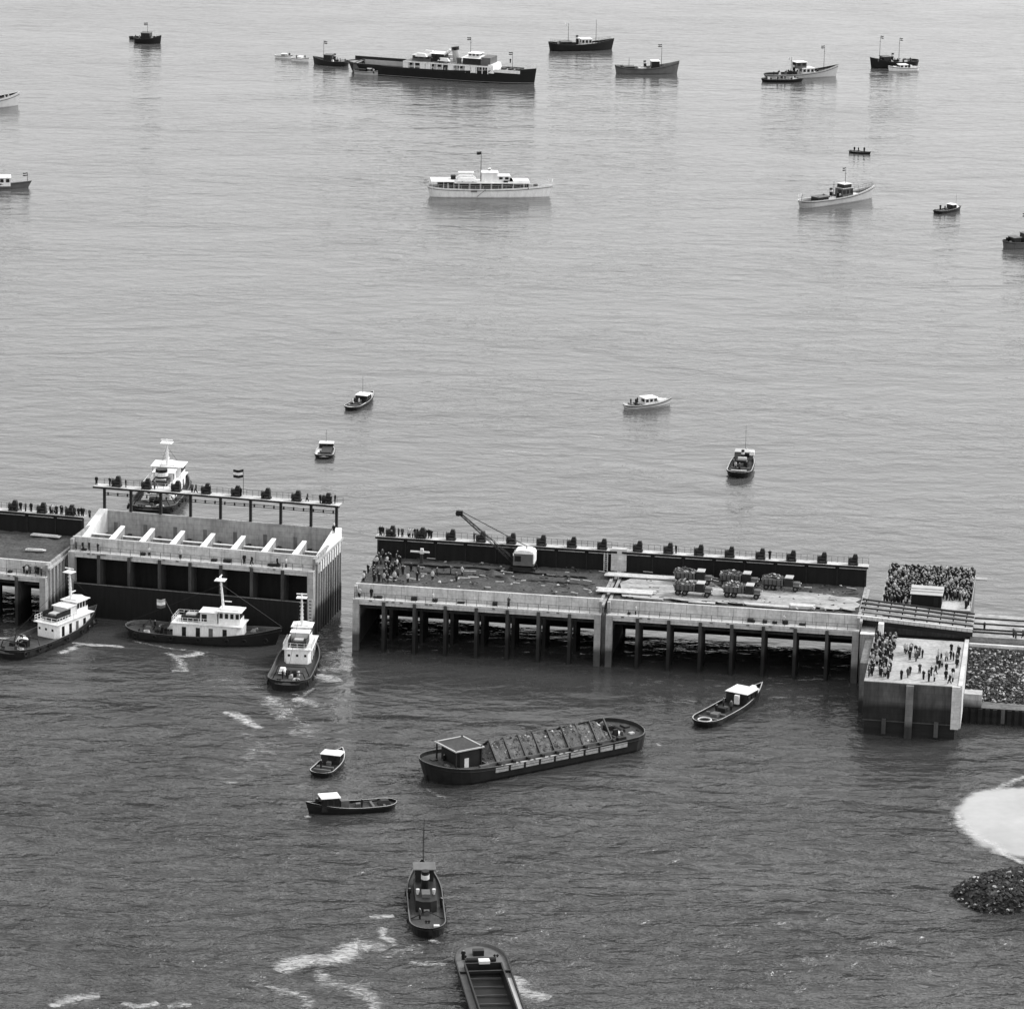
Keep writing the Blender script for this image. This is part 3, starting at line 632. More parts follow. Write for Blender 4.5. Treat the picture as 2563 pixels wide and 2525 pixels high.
# ------------------------------------------------------------------ boats
def hull(L, B, fb, bow=1.0, stern=.4, bw=.6, sty='round', full=.5, mh='black', mi=None, mr='mid', md='deck', stripe=None, rake=.06, N=26, hold=None, root=None, draft=-.9, mb=None):
    """hull, rubbing strake and deck as parts; returns sheer(x)"""
    mi = mi or mh; hb = []; st = []
    for i in range(N+1):
        t = i/N; t = .5-.5*math.cos(math.pi*t) if True else t; st.append(t)
        ts = {'round': .16, 'square': .10, 'canoe': .34}[sty]
        if t < ts: w_ = math.sqrt(max(0, 1-(1-t/ts)**2)) if sty != 'square' else .78+.22*math.sin(t/ts*math.pi/2)
        elif t > 1-full: w_ = max(0, 1-((t-(1-full))/full)**2.3) if full > .2 else math.sqrt(max(0, 1-((t-(1-full))/full)**2))
        else: w_ = 1
        hb.append(B/2*max(w_, .012))
    def sheer(x):
        t = x/L+.5; return fb+bow*max(0, (t-.35)/.65)**2+stern*max(0, (.4-t)/.4)**2
    b = MB(); rings = []
    for i, t in enumerate(st):
        x = (t-.5)*L; zs = sheer(x); h_ = hb[i]; rk = 1-rake*2*max(0, t-.5)*2*.5; rs = 1-(.05 if sty != 'square' else 0)*max(0, .5-t)*2
        def X(z): f_ = max(0, min(1, 1-z/zs)); return x*(1-(1-rk)*f_)*(1-(1-rs)*f_)
        inn = max(h_-.16, .004)
        r_ = [(X(draft), h_*.72, draft), (X(.22), h_*.93, .22), (X(.34), h_*.94, .34), (X(zs*.8), h_*.99, zs*.8), (x, h_, zs), (x*.995, inn, zs), (x*.99, inn, zs-bw)]
        rings.append(r_)
    nr = 7; mats_ = [M[mh], M[stripe] if stripe else M[mh], M[mh], M[mb or mh], M[mr], M[mi]]
    for side in (1, -1):
        base = len(b.v)
        for r_ in rings: b.v += [(x, side*y, z) for x, y, z in r_]
        for i in range(N):
            for j in range(nr-1):
                q = (base+i*nr+j, base+(i+1)*nr+j, base+(i+1)*nr+j+1, base+i*nr+j+1)
                b.f.append(q if side < 0 else q[::-1]); b.m.append(b.mi(mats_[j]))
    for i in (0, N):      # transom/stem caps
        k = len(b.v); r_ = rings[i]; b.v += [(x, y, z) for x, y, z in r_]+[(x, -y, z) for x, y, z in r_]
        for j in range(nr-1): b.f.append((k+j, k+j+1, k+nr+j+1, k+nr+j)); b.m.append(b.mi(mats_[j]))
    b.build('hull', root)
    d = MB()
    for i in range(N):
        a_, c_ = rings[i][6], rings[i+1][6]
        if hold and hold[0] < (a_[0]+c_[0])/2/L < hold[1]:
            hw = hold[2]
            for s_ in (1, -1):
                q = [(a_[0], s_*hw, a_[2]), (c_[0], s_*hw, c_[2]), (c_[0], s_*max(c_[1], hw), c_[2]), (a_[0], s_*max(a_[1], hw), a_[2])]
                d.poly(q if s_ > 0 else q[::-1], M[md])
        else: d.poly([(a_[0], -a_[1], a_[2]), (c_[0], -c_[1], c_[2]), (c_[0], c_[1], c_[2]), (a_[0], a_[1], a_[2])], M[md])
    d.build('deck', root)
    # rubbing strake
    rb = MB()
    for s_ in (1, -1):
        for i in range(1, N):
            p_, q_ = rings[i][3], rings[i+1][3]; rb.tube((p_[0], s_*(p_[1]+.02), p_[2]), (q_[0], s_*(q_[1]+.02), q_[2]), .09, M['rubber'], n=5)
    rb.build('rubbing_strake', root)
    return sheer, rings

def house(root, x0, x1, w_, z0, z1, m='white', roof=None, name='deckhouse', win=0, oh=.15, tx=.05, front=True, wh=.5, dark=None, ty=.05):
    b = MB(); b.box(x0, x1, -w_/2, w_/2, z0, z1, M[m], tx=tx, ty=ty); h_ = b.build(name, root)
    b = MB(); b.box(x0-oh, x1+oh, -w_/2-oh, w_/2+oh, z1+.003, z1+.1, M[roof or m], tx=.05, ty=.05); b.build('roof', h_)
    H_ = z1-z0; zc0, zc1 = z0+H_*(.5-wh*.05), z0+H_*.86
    if win:
        step = (x1-x0)/win
        for s_ in (-1, 1):
            for i in range(win):
                b = MB(); xa = x0+step*(i+.2); b.box(xa, xa+step*.6, s_*(w_/2+.02)-.05, s_*(w_/2+.02)+.0+.03, zc0, zc1, M['glass']); b.build('window', h_)
        if front:
            n = 3
            for i in range(n):
                b = MB(); ya = -w_/2+w_*(i+.15)/n; b.box(x1-.06, x1+.03, ya, ya+w_*.7/n, zc0, zc1, M['glass']); b.build('window', h_)
            b = MB(); b.box(x0-.03, x0+.06, -w_*.32, w_*.1, zc0, zc1, M['glass']); b.build('window', h_)
    return h_
def mast(root, x, z0, z1, m='mid', r=.07, yard=1.2, flagm=None, y=0, stays=None):
    b = MB(); b.tube((x, y, z0), (x, y, z1), r, M[m], r*.5, n=6)
    if yard: b.tube((x, y-yard/2, z0+(z1-z0)*.8), (x, y+yard/2, z0+(z1-z0)*.8), r*.6, M[m], n=4)
    if stays:
        for (sx_, sy_, sz_) in stays: b.tube((x, y, z1-.2), (sx_, sy_, sz_), .025, M['dark'], n=3)
    o = b.build('mast', root)
    if flagm: flag(o, (x-1.3, y, z1), 1.3, .9, flagm, name='pennant')
    return o
def funnel(root, x, z0, z1, r=.5, m='black', band=None, rake=-.2, n=14):
    b = MB(); b.tube((x, 0, z0), (x+rake, 0, z1), r, M[m], r*.92, n=n)
    if band: k = .55; b.tube((x+rake*k, 0, z0+(z1-z0)*k), (x+rake*.8, 0, z0+(z1-z0)*.8), r*1.02, M[band], r*1.0, n=n)
    return b.build('funnel', root)
def bitts(root, *ps):
    for (x, y, z) in ps:
        b = MB(); b.tube((x, y-.2, z), (x, y-.2, z+.6), .12, M['dark']); b.tube((x, y+.2, z), (x, y+.2, z+.6), .12, M['dark']); b.tube((x, y-.4, z+.45), (x, y+.4, z+.45), .07, M['dark']); b.build('bitts', root)
def hatch(root, x0, x1, w_, z0, z1, m='mid', name='hatch'):
    b = MB(); b.box(x0, x1, -w_/2, w_/2, z0, z1, M[m], tx=.05, ty=.05); return b.build(name, root)
def deckrail(root, rings, sheer, f0, f1, m='mid', h=.9, name='railing'):
    b = MB(); P = [r_[4] for r_ in rings if f0 <= (r_[4][0]-rings[0][4][0])/(rings[-1][4][0]-rings[0][4][0]) <= f1]
    for s_ in (1, -1):
        Q = [Vector((p[0], s_*max(p[1]-.08, .01), p[2])) for p in P]
        for p, q in zip(Q, Q[1:]): b.tube(p+Vector((0, 0, h)), q+Vector((0, 0, h)), .03, M[m], n=4); b.tube(p+Vector((0, 0, h*.5)), q+Vector((0, 0, h*.5)), .02, M[m], n=4)
        for p in Q: b.tube(p, p+Vector((0, 0, h)), .03, M[m], n=4)
    return b.build(name, root)
def fenders(root, rings, f, z=.9, side=-1, n_=5, r=.38):
    for k in range(n_):
        i = int(len(rings)*(f[0]+(f[1]-f[0])*k/max(1, n_-1))); x, y, _ = rings[min(i, len(rings)-1)][3]
        b = MB(); b.torus((x, side*(y+.15), z), r, .13, M['rubber']); b.build('tyre_fender', root)

def place(A, B_, L=None, anchor='mid'):
    a_, c_ = at(*A), at(*B_); d = c_-a_; rz = math.atan2(d.y, d.x); L = L or d.length
    mid = (a_+c_)/2
    if anchor == 'bow': mid = c_-d.normalized()*L/2
    if anchor == 'stern': mid = a_+d.normalized()*L/2
    return mid, rz, L
def boat(name, label, cat, A, B_, L=None, anchor='mid', group='boats gathered around the dam closure'):
    c, rz, L = place(A, B_, L, anchor); root = empty(name, (c.x, c.y, 0), rz, label, cat, group); return root, L
def onboard(root, pts, what, group, mix='ddg'):
    for (x, y, z) in pts:
        rz = root.rotation_euler.z; p = root.location+Vector((x*math.cos(rz)-y*math.sin(rz), x*math.sin(rz)+y*math.cos(rz), z)); k = random.choice(mix)
        person(p, random.uniform(0, 6.28), k, 'person in %s clothes %s' % (KN[k], what), group)

# --- harbour tugs of the big class -------------------------------------------------
def big_tug(label, A, B_, L=None, anchor='mid', flag_=False, hx=(-4.9, 7.0), wheel_w=3.0):
    root, L = boat('tugboat', label, 'tug', A, B_, L, anchor, 'white-housed tugs pushing the open caisson'); B = 7.4
    sh, rg = hull(L, B, 1.5, 1.7, .5, .75, 'round', .5, 'dark', 'mid', 'mid', 'deck', root=root, rake=.08, mb='dark')
    k = L/27.
    zd = .85
    Q = lambda x: (hx[0]+(x+4.9)/11.9*(hx[1]-hx[0]))*k
    # casing with openings in the side
    b = MB(); x0, x1, w_ = hx[0]*k, hx[1]*k, 4.6
    b.prism([(x0, -w_/2+.5), (x0+.9, -w_/2), (x1-.8, -w_/2), (x1, -w_/2+.9), (x1, w_/2-.9), (x1-.8, w_/2), (x0+.9, w_/2), (x0, w_/2-.5)], zd, zd+2.5, M['white']); h_ = b.build('deckhouse', root)
    for s_ in (-1, 1):
        for x in (-3.2, -.8, 1.4, 3.8):
            b = MB(); b.box(Q(x), Q(x)+.75, s_*(w_/2)-.03, s_*(w_/2)+.03, zd+.15, zd+1.95, M['glass'] if x != 1.4 else M['mid']); b.build('door', h_)
    for y in (-1.4, 0, 1.4): b = MB(); b.box(x0-.03, x0+.03, y-.2, y+.2, zd+1.3, zd+1.7, M['glass']); b.build('window', h_)
    # boat deck rails and gear
    b = MB(); b.box(x0-.2, x1+.2, -w_/2-.25, w_/2+.25, zd+2.503, zd+2.62, M['white']); b.build('boat_deck', root)
    b = MB(); z = zd+2.62
    for s_ in (-1, 1): railing(b, (x0, s_*(w_/2+.1), z), (Q(2.4), s_*(w_/2+.1), z), 1.0, 8, M['white'], .05)
    railing(b, (x0, -w_/2-.1, z), (x0, w_/2+.1, z), 1.0, 4, M['white'], .05); b.build('railing', root)
    b = MB(); b.box(Q(-3.6), Q(-.6), -1.2, 1.2, z+.003, z+1.0, M['dark']); b.box(Q(-2.9), Q(-1.2), -.8, .8, z+1.0, z+1.25, M['lgrey']); b.build('engine_skylight', root)
    b = MB(); b.box(Q(-.3), Q(2.7), -1.5, 1.5, z+.003, z+1.9, M['cream'], tx=.1); b.box(Q(-.5), Q(2.8), -1.7, 1.7, z+1.9, z+2.0, M['white']); fn = b.build('funnel_casing', root)
    b = MB(); b.box(.0, Q(.9), -1.53, -1.47, z+.3, z+1.6, M['dark']); b.box(.0, Q(.9), 1.47, 1.53, z+.3, z+1.6, M['dark']); b.build('louvre', fn)
    wh = house(root, Q(2.9), Q(6.6), wheel_w, z+.0, z+2.3, 'white', 'white', 'wheelhouse', 4, .35)
    b = MB(); b.prism([(Q(3.2), -1.2), (Q(6.2), -1.2), (Q(6.9), 0), (Q(6.2), 1.2), (Q(3.2), 1.2)], z+2.41, z+2.62, M['white']); b.build('roof_coaming', wh)
    m_ = MB(); m_.tube((Q(3.4), 0, z+2.3), (Q(2.9), 0, z+8.3), .26, M['white'], .14, n=8); m_.box(Q(2.0), Q(3.8), -.9, .9, z+7.5, z+7.62, M['white']); m_.tube((Q(2.9), -.9, z+8.2), (Q(2.9), .9, z+8.2), .12, M['white'])
    for i in range(6): m_.tube((Q(3.25)-i*.07, -.35, z+3.2+i*.7), (Q(3.25)-i*.07, .35, z+3.2+i*.7), .06, M['white'], n=4)
    m_.box(Q(3.6), Q(4.8), -.1, .1, z+3.7, z+3.85, M['white']); m_.build('mast', root)
    b = MB(); b.tube((-8.2*k, -.5, zd), (-8.2*k, .5, zd), .3, M['dark']); b.box(-7.4*k, -6.6*k, -.9, .9, zd, zd+1.1, M['dark']); b.tube((-7.4*k, 0, zd+1), (-8.9*k, 0, zd+.9), .12, M['dark']); b.build('towing_hook', root)
    b = MB()
    for x in (-6.3, -9.8): b.tube((x*k, -2.9, zd), (x*k, -2.3, zd+1.5), .08, M['dark']); b.tube((x*k, -2.3, zd+1.5), (x*k, 2.3, zd+1.5), .09, M['dark']); b.tube((x*k, 2.9, zd), (x*k, 2.3, zd+1.5), .08, M['dark'])
    b.build('towing_arch', root)
    b = MB(); b.box(-6.6*k, -4.4*k, 1.1, 2.3, zd+.3, zd+1.1, M['white'], tx=.5, ty=.25); b.tube((-6.2*k, 1.1, zd), (-6.2*k, 2.3, zd+.5), .06, M['white']); b.build('work_boat', root)
    b = MB(); b.box(8.2*k, 9.2*k, -1.0, 1.0, zd+.6, zd+1.5, M['mid']); b.tube((8.7*k, -1.3, zd+1.1), (8.7*k, 1.3, zd+1.1), .45, M['mid'], n=10); b.build('windlass', root)
    bitts(root, (10.6*k, -.0, zd+1.0), (-10.8*k, -1.6, zd+.1), (-10.8*k, 1.6, zd+.1))
    fenders(root, rg, (.2, .8), 1.0, -1, 7); fenders(root, rg, (.2, .8), 1.0, 1, 7)
    for q in range(10):
        x = random.choice((random.uniform(-11, hx[0]-1.5), random.uniform(hx[1]+.5, 11)))*k; y = random.uniform(-1.8, 1.4); b = MB()
        b.box(x, x+random.uniform(.3, 1.1), y, y+random.uniform(.3, .9), zd, zd+random.uniform(.3, .9), M[random.choice(('dark', 'mid', 'rust', 'lgrey'))], tx=.06, ty=.06); b.build('deck_gear', root)
    b = MB(); b.torus((-9.6*k, -1.2, zd+.15), .55, .13, M['lgrey'], 'z', 12); b.torus((-9.6*k, -1.2, zd+.35), .5, .12, M['lgrey'], 'z', 12); b.build('rope_coil', root)
    b = MB(); b.tube((Q(3.2), 0, zd+9.3), (rg[-2][4][0], 0, rg[-2][4][2]+.2), .03, M['dark'], n=3); b.tube((Q(3.0), 0, zd+9.3), (rg[2][4][0], 0, rg[2][4][2]+.3), .03, M['dark'], n=3); b.build('stay_wire', root)
    if flag_:
        b = MB(); b.tube((-5.0*k, 0, z), (-6.7*k, 0, z+3.3), .05, M['mid'], n=5); f_ = b.build('ensign_staff', root); flag(f_, (-8.1*k, 0, z+3.3), 1.5, 1.6, (M['lgrey'], M['white'], M['mid']), name='ensign')
    return root, L, z
T22, _, _ = big_tug('black tug with white deckhouse lying broadside before the open caisson', (322, 1587), (699, 1614), 28, flag_=True)
T21, _, _ = big_tug('black tug with white deckhouse nosing in at the left caisson gap', (2, 1652), (243, 1556), 27.5, hx=(-1.0, 9.2))
T23, _, _ = big_tug('black tug with its round stern towards the camera, house at the caisson corner', (716, 1733), (775, 1605), 26, anchor='stern', hx=(.3, 9.0))
T20, _, z20 = big_tug('white-housed tug half hidden behind the catwalk of the open caisson', (365, 1297), (452, 1192), 27, wheel_w=4.4)
funnel(T20, -1.5, z20, z20+3.2, 1.0, 'black', 'white'); T20.scale = (1.1, 1.3, .93)
onboard(T22, [(-9, 1, .9), (-7.5, -1.6, .9), (9.8, -1, 1.6)], 'on the deck of the broadside tug', 'crew on the tugs')
onboard(T21, [(-9, 0, .9), (-6, 1.5, .9)], 'on the aft deck of the left tug', 'crew on the tugs')
onboard(T23, [(-8.5, 1.2, .9)], 'on the round stern of the tug below the caisson corner', 'crew on the tugs')

# --- big steamer -------------------------------------------------------------------
st, L = boat('steamship', 'long black steamship with white midship houses and a low open after deck', 'ship', (872, 178), (1342, 211), None)
B = 11.0
sh, rg = hull(L, B, 3.3, 1.9, .4, .35, 'round', .42, 'black', 'dark', 'dark', 'deckl', stripe='lgrey', root=st, rake=.02, hold=(-.45, -.02, 4.2), mb='black')
k = L/67.
b = MB(); b.box(-30*k, -1.5*k, -4.2, 4.2, .5, .8, M['concd']); b.box(-30*k, -1.5*k, 4.2, 4.4, .8, 3.6, M['lgrey']); b.box(-30*k, -1.5*k, -4.4, -4.2, .8, 3.5, M['mid']); b.box(-30.2*k, -30*k, -4.4, 4.4, .8, 3.6, M['mid']); b.build('hopper', st)
b = MB(); b.box(-33*k, -.5*k, 5.15, 5.35, 3.3, 4.5, M['dark']); b.box(-33*k, -20*k, -5.3, -5.1, 3.3, 3.6, M['dark']); b.build('bulwark', st)
h1 = house(st, -11*k, 17*k, 8.6, 3.1, 5.4, 'cream', 'deckl', 'deckhouse', 11, .9, wh=.8)
b = MB(); b.box(-12*k, 19*k, -5.35, -5.2, 5.15, 5.5, M['white']); b.box(-12*k, 19*k, 5.2, 5.35, 5.15, 5.5, M['white'])
for i in range(16):
    for s_ in (-1, 1): b.box((-12+i*2)*k, (-11.75+i*2)*k, s_*5.28-.06, s_*5.28+.06, 3.0, 5.15, M['white'])
for i in (0, 3, 4, 8, 11, 12): b.box((-12+i*2)*k, (-10.2+i*2)*k, -5.26, -5.2, 3.1, 5.15, M['white'])
b.build('promenade', st)
house(st, -9.5*k, -3*k, 6, 5.5, 7.3, 'mid', 'lgrey', 'saloon', 3, .4)
house(st, -3*k, 1.5*k, 5, 5.5, 8.2, 'dark', 'white', 'galley_house', 2, .5)
house(st, 8.5*k, 15*k, 6.5, 5.5, 7.6, 'dark', 'white', 'bridge_house', 4, .5)
house(st, 10*k, 14*k, 4, 7.7, 9.0, 'cream', 'white', 'wheelhouse', 3, .3)
b = MB(); b.box(15*k, 18.4*k, -3.6, 3.6, 5.5, 8.1, M['mid']); b.build('chart_house', st)
b = MB(); b.box(17.3*k, 20*k, -4.6, 4.6, 3.2, 5.9, M['white'], tx=.5, ty=.4); b.build('bridge_front', st)
funnel(st, 5.4*k, 5.4, 9.6, 1.25, 'lgrey', None, -.6); b = MB(); b.tube((5.4*k-.6, 0, 9.55), (5.4*k-.75, 0, 10.6), 1.3, M['black'], n=14); b.build('funnel_cap', st)
b = MB(); b.tube((-1.5*k, -1.9, 5.6), (3.6*k, -1.9, 9.8), .4, M['white']); b.tube((-1.5*k, 1.9, 5.6), (3.6*k, 1.9, 9.8), .4, M['white']); b.build('derrick', st)
for x in (3.2, 6.6, 7.4):
    b = MB(); b.tube((x*k, -2.6, 5.5), (x*k, -2.6, 7.4), .35, M['mid'], .6); b.build('ventilator', st)
for y in (-4, 4):
    for x in (-8, 0): b = MB(); b.box(x*k, (x+4.2)*k, y-.8, y+.8, 7.2 if x == -8 else 6.2, 8.2 if x == -8 else 7.2, M['canvas'], tx=.8, ty=.4); b.build('lifeboat', st)
mast(st, 10.2*k, 5.4, 14, 'mid', .15, 1.5, TRI); mast(st, 25*k, 3.5, 10, 'mid', .12, 0, TRI)
b = MB(); b.box(20*k, 29*k, -4.3, -4.1, 3.6, 4.6, M['white']); b.box(20*k, 29*k, 4.1, 4.3, 3.6, 4.6, M['lgrey'])
for x in (21.5, 24, 26.6): b.box(x*k, (x+1.2)*k, -1.6, 1.2, 3.6, 4.7, M['dark'])
b.build('foredeck_gear', st)
b = MB()
for s_ in (1, -1):
    for i in range(len(rg)-5, len(rg)-1):
        p, q = rg[i][4], rg[i+1][4]; b.poly([(p[0], s_*p[1], p[2]+.01), (q[0], s_*q[1], q[2]+.01), (q[0], s_*q[1], q[2]+1.0), (p[0], s_*p[1], p[2]+1.0)], M['white'])
b.build('bow_bulwark', st)
onboard(st, [(random.uniform(-8, 30)*k, random.choice((-4.6, 4.6)), 3.3 if random.random() < .5 else 5.6) for _ in range(12)], 'on the decks of the long steamship', 'passengers on the steamship')

# --- white motor yacht ---------------------------------------------------------------
yt, L = boat('motor_yacht', 'large white motor yacht with awnings, alone in the middle of the far water', 'yacht', (1068, 490), (1384, 492))
sh, rg = hull(L, 6.6, 2.5, .9, .5, .3, 'round', .5, 'white', 'white', 'white', 'deckl', root=yt, rake=.06, mb='white')
k = L/35.
b = MB(); b.box(-14.5*k, 10.5*k, -2.3, 2.3, 2.3, 4.0, M['dark'])
for i in range(8): b.box((-12+i*3)*k, (-11.6+i*3)*k, -2.34, 2.34, 2.3, 4.0, M['lgrey'])
b.build('deckhouse', yt)
b = MB(); b.box(-16.5*k, -10*k, -2.9, 2.9, 4.4, 4.75, M['canvas'], ty=.3)
for x in (-16.2, -13, -10.2):
    for y in (-2.8, 2.8): b.tube((x*k, y, 2.3), (x*k, y, 4.4), .06, M['white'])
b.build('awning', yt)
b = MB(); b.box(-10*k, 4.5*k, -2.9, 2.9, 4.0, 4.25, M['white']); b.box(4.5*k, 11*k, -2.6, 2.6, 4.003, 4.7, M['white'], tx=.4, ty=.3); b.build('boat_deck', yt)
for y in (-2.1, 2.1):
    b = MB(); b.box(-9.5*k, -3.7*k, y-.8, y+.8, 4.6, 5.5, M['white'], tx=1.0, ty=.4); b.box(-8*k, -7.8*k, y-.1, y+.1, 4.25, 4.6, M['mid']); b.box(-5*k, -4.8*k, y-.1, y+.1, 4.25, 4.6, M['mid']); b.build('lifeboat', yt)
b = MB(); b.box(-9*k, -4.5*k, -1.1, 1.1, 6.6, 6.8, M['canvas'], tx=.2)
for x in (-8.8, -4.8): b.tube((x*k, -.9, 4.25), (x*k, -.9, 6.6), .05, M['white']); b.tube((x*k, .9, 4.25), (x*k, .9, 6.6), .05, M['white'])
b.build('sun_awning', yt)
house(yt, -2.5*k, 2.0*k, 3.6, 4.26, 6.9, 'white', 'white', 'wheelhouse', 0, .2)
house(yt, 2.0*k, 5.3*k, 3.4, 4.26, 5.9, 'white', 'white', 'chart_house', 2, .2)
b = MB(); b.box(3.6*k, 6.2*k, -2.36, 2.36, 3.2, 4.7, M['dark']); b.build('saloon_window', yt)
funnel(yt, 0, 6.9, 7.9, .5, 'white', 'mid', -.3); mast(yt, -2.6*k, 4.3, 12.6, 'mid', .15, 1.0, (M['mid'], M['dark'], M['dark']))
b = MB(); b.box(-10.9*k, -9.6*k, -.8, .8, 4.8, 5.9, M['dark']); b.build('binnacle_cover', yt)
b = MB(); b.box(12*k, 13.2*k, -.5, .5, 2.6, 3.5, M['mid']); b.build('windlass', yt)
deckrail(yt, rg, sh, .05, .98, 'white')
b = MB(); b.box(-5.5*k, -3.8*k, -3.45, -3.25, 1.7, 2.2, M['mid']); b.tube((-3.8*k, -3.4, .4), (-1.4*k, -3.4, 2.4), .07, M['mid']); b.build('gangway', yt)
flag(yt, (-18.6*k, 0, 4.6), 1.6, 1.0, (M['lgrey'], M['white'], M['lgrey']), name='ensign'); flag(yt, (16.2*k, 0, 4.9), 1.2, .8, (M['white'],)*3, name='jack')
onboard(yt, [(-13*k, 1.5, 2.3), (-12*k, -1.6, 2.3), (-9.9*k, .9, 4.3)], 'under the awning of the white yacht', 'people on the yacht')

# --- hopper barge with rubble ----------------------------------------------------------
c = at(1331, 1902); bg_ = empty('hopper_barge', (c.x, c.y, 0), R(34), 'laden hopper barge heaped with rubble, flat-roofed wheelhouse at one end', 'barge'); L, B = 41., 11.2
sh, rg = hull(L, B, 2.0, .5, 1.0, .55, 'round', .10, 'dark', 'dark', 'mid', 'deck', root=bg_, rake=.01, hold=(-.27, .37, 3.2))
k = 1
bg_.scale = (1, 1, 1.12)
b = MB(); b.box(-10.5, 14.3, -3.4, -3.2, .3, 2.0, M['mid']); b.box(-10.5, 14.3, 3.2, 3.4, .3, 2.0, M['mid']); b.box(-10.7, -10.5, -3.4, 3.4, .3, 2.0, M['mid']); b.box(14.3, 14.5, -3.4, 3.4, .3, 2.0, M['mid'])
b.build('coaming', bg_)
for side in (-1, 1):
    for i in range(9):
        b = MB(); x = -10.8+i*2.85; b.box(x+.2, x+2.6, side*5.5-.13, side*5.5+.13, 1.25, 1.95, M['deckl']); b.box(x+.2, x+2.6, min(side*3.9, side*5.3), max(side*3.9, side*5.3), 1.46, 1.6, M['lgrey']); b.build('side_board', bg_)
for i in range(9):
    b = MB(); x = -8.8+i*2.75
    for s_ in (-1, 1): b.tube((x, s_*3.5, 1.6), (x+.5, 0, 4.15), .2, M['dark'], n=5)
    b.box(x-.2, x+.2, -4.2, -3.5, 1.45, 2.0, M['dark']); b.build('hopper_rib', bg_)
b = MB(); nx, ny = 60, 16; kk = b.mi(M['rockm'])
for j in range(ny+1):
    for i in range(nx+1):
        x = -10.3+24.4*i/nx; y = -3.15+6.3*j/ny; e = min(1, (1-abs(2*i/nx-1))*6)
        b.v.append((x, y, 1.6+e*(2.8*(1-abs(y/3.15)**1.3))*(.8+.3*noise.noise(Vector((x*.45, 0, 2))))+.2*noise.noise(Vector((x*.9, y*.9, 5)))))
for j in range(ny):
    for i in range(nx): q = j*(nx+1)+i; b.f.append((q, q+1, q+nx+2, q+nx+1)); b.m.append(kk)
for q in range(700):
    x = random.uniform(-10.2, 14.1); y = random.uniform(-3.1, 3.1); e = min(1, (1-abs((x-1.9)/12.2))*6)
    b.rock((x, y, 1.6+e*2.8*(1-abs(y/3.15)**1.3)*(.8+.3*noise.noise(Vector((x*.45, 0, 2))))), .1+.3*random.random()**2, M['rockl'] if random.random() < .12 else M['rockm'])
tag(b.build('rubble_load', bg_), kind='stuff')
h_ = MB(); h_.box(-15.4, -11.6, -2.7, 2.7, 1.4, 4.2, M['dark']); h_.box(-16.3, -16.1, -2.9, -2.7, 1.5, 4.6, M['dark']); h_.box(-16.3, -16.1, 2.7, 2.9, 1.5, 4.6, M['dark']); h_ = h_.build('wheelhouse', bg_)
b = MB(); b.box(-16.4, -11.2, -3.0, 3.0, 4.35, 4.5, M['deck']); 
for a_ in ((-16.5, -11.1, -3.1, -2.85), (-16.5, -11.1, 2.85, 3.1), (-16.5, -16.25, -2.84, 2.84), (-11.35, -11.1, -2.84, 2.84)): b.box(*a_, 4.4, 4.56, M['lgrey'])
b.box(-11.6, -11.4, -2.9, -2.7, 1.5, 4.75, M['dark']); b.box(-11.6, -11.4, 2.7, 2.9, 1.5, 4.75, M['dark']); b.build('canopy_roof', h_)
b = MB(); b.box(-14.6, -13.8, -2.76, -2.705, 1.6, 3.2, M['cream']); b.build('door', h_)
b = MB(); b.box(-17.5, -16.9, -2.2, -1.2, 1.4, 2.4, M['mid']); b.tube((-17, -.8, 1.9), (-17, .8, 1.9), .5, M['dark'], n=10); b.build('capstan', bg_)
b = MB(); b.box(-20.0, -19.1, -.12, .12, -.8, .9, M['dark']); b.tube((-19.9, 0, 1.2), (-18.2, 0, 1.9), .1, M['dark']); b.build('rudder', bg_)
b = MB(); b.box(15.4, 16.6, -1.8, -.3, 1.5, 2.1, M['cream']); b.box(15.2, 16.2, .8, 2.2, 1.5, 2.5, M['dark']); b.tube((16.9, -1.2, 2), (16.9, 1.2, 2), .45, M['dark'], n=10); b.box(16.2, 17.2, 2.3, 3.2, 1.5, 2.0, M['white']); b.build('anchor_winch', bg_)
for (x, y, l_, w2, h2, mm) in ((13.9, -4.2, 1.6, .9, .8, 'dark'), (15.2, 2.9, 1.3, 1.2, 1.0, 'mid'), (17.3, -2.6, 1.0, .8, .6, 'lgrey'), (18.2, .2, 1.1, 1.6, .7, 'dark'), (14.6, -1.9, .9, .6, 1.3, 'dark'), (-17.8, 1.6, 1.2, 1.0, .8, 'dark'), (-12.6, -4.3, 1.8, .7, .7, 'mid'), (-11.2, 3.6, 1.2, .9, 1.0, 'dark')):
    b = MB(); b.box(x, x+l_, y, y+w2, 1.46, 1.46+h2, M[mm], tx=.08, ty=.08); b.build('deck_locker', bg_)
for x in (13.2, 19.4):
    for y in (-3.6, 3.6) if x < 15 else (-1.6, 1.6): bitts(bg_, (x, y, 1.46))
onboard(bg_, [(15.6, -2.6, 1.5), (-15.6, 1.5, 1.6)], 'on the end deck of the rubble barge', 'crew on the rubble barge')

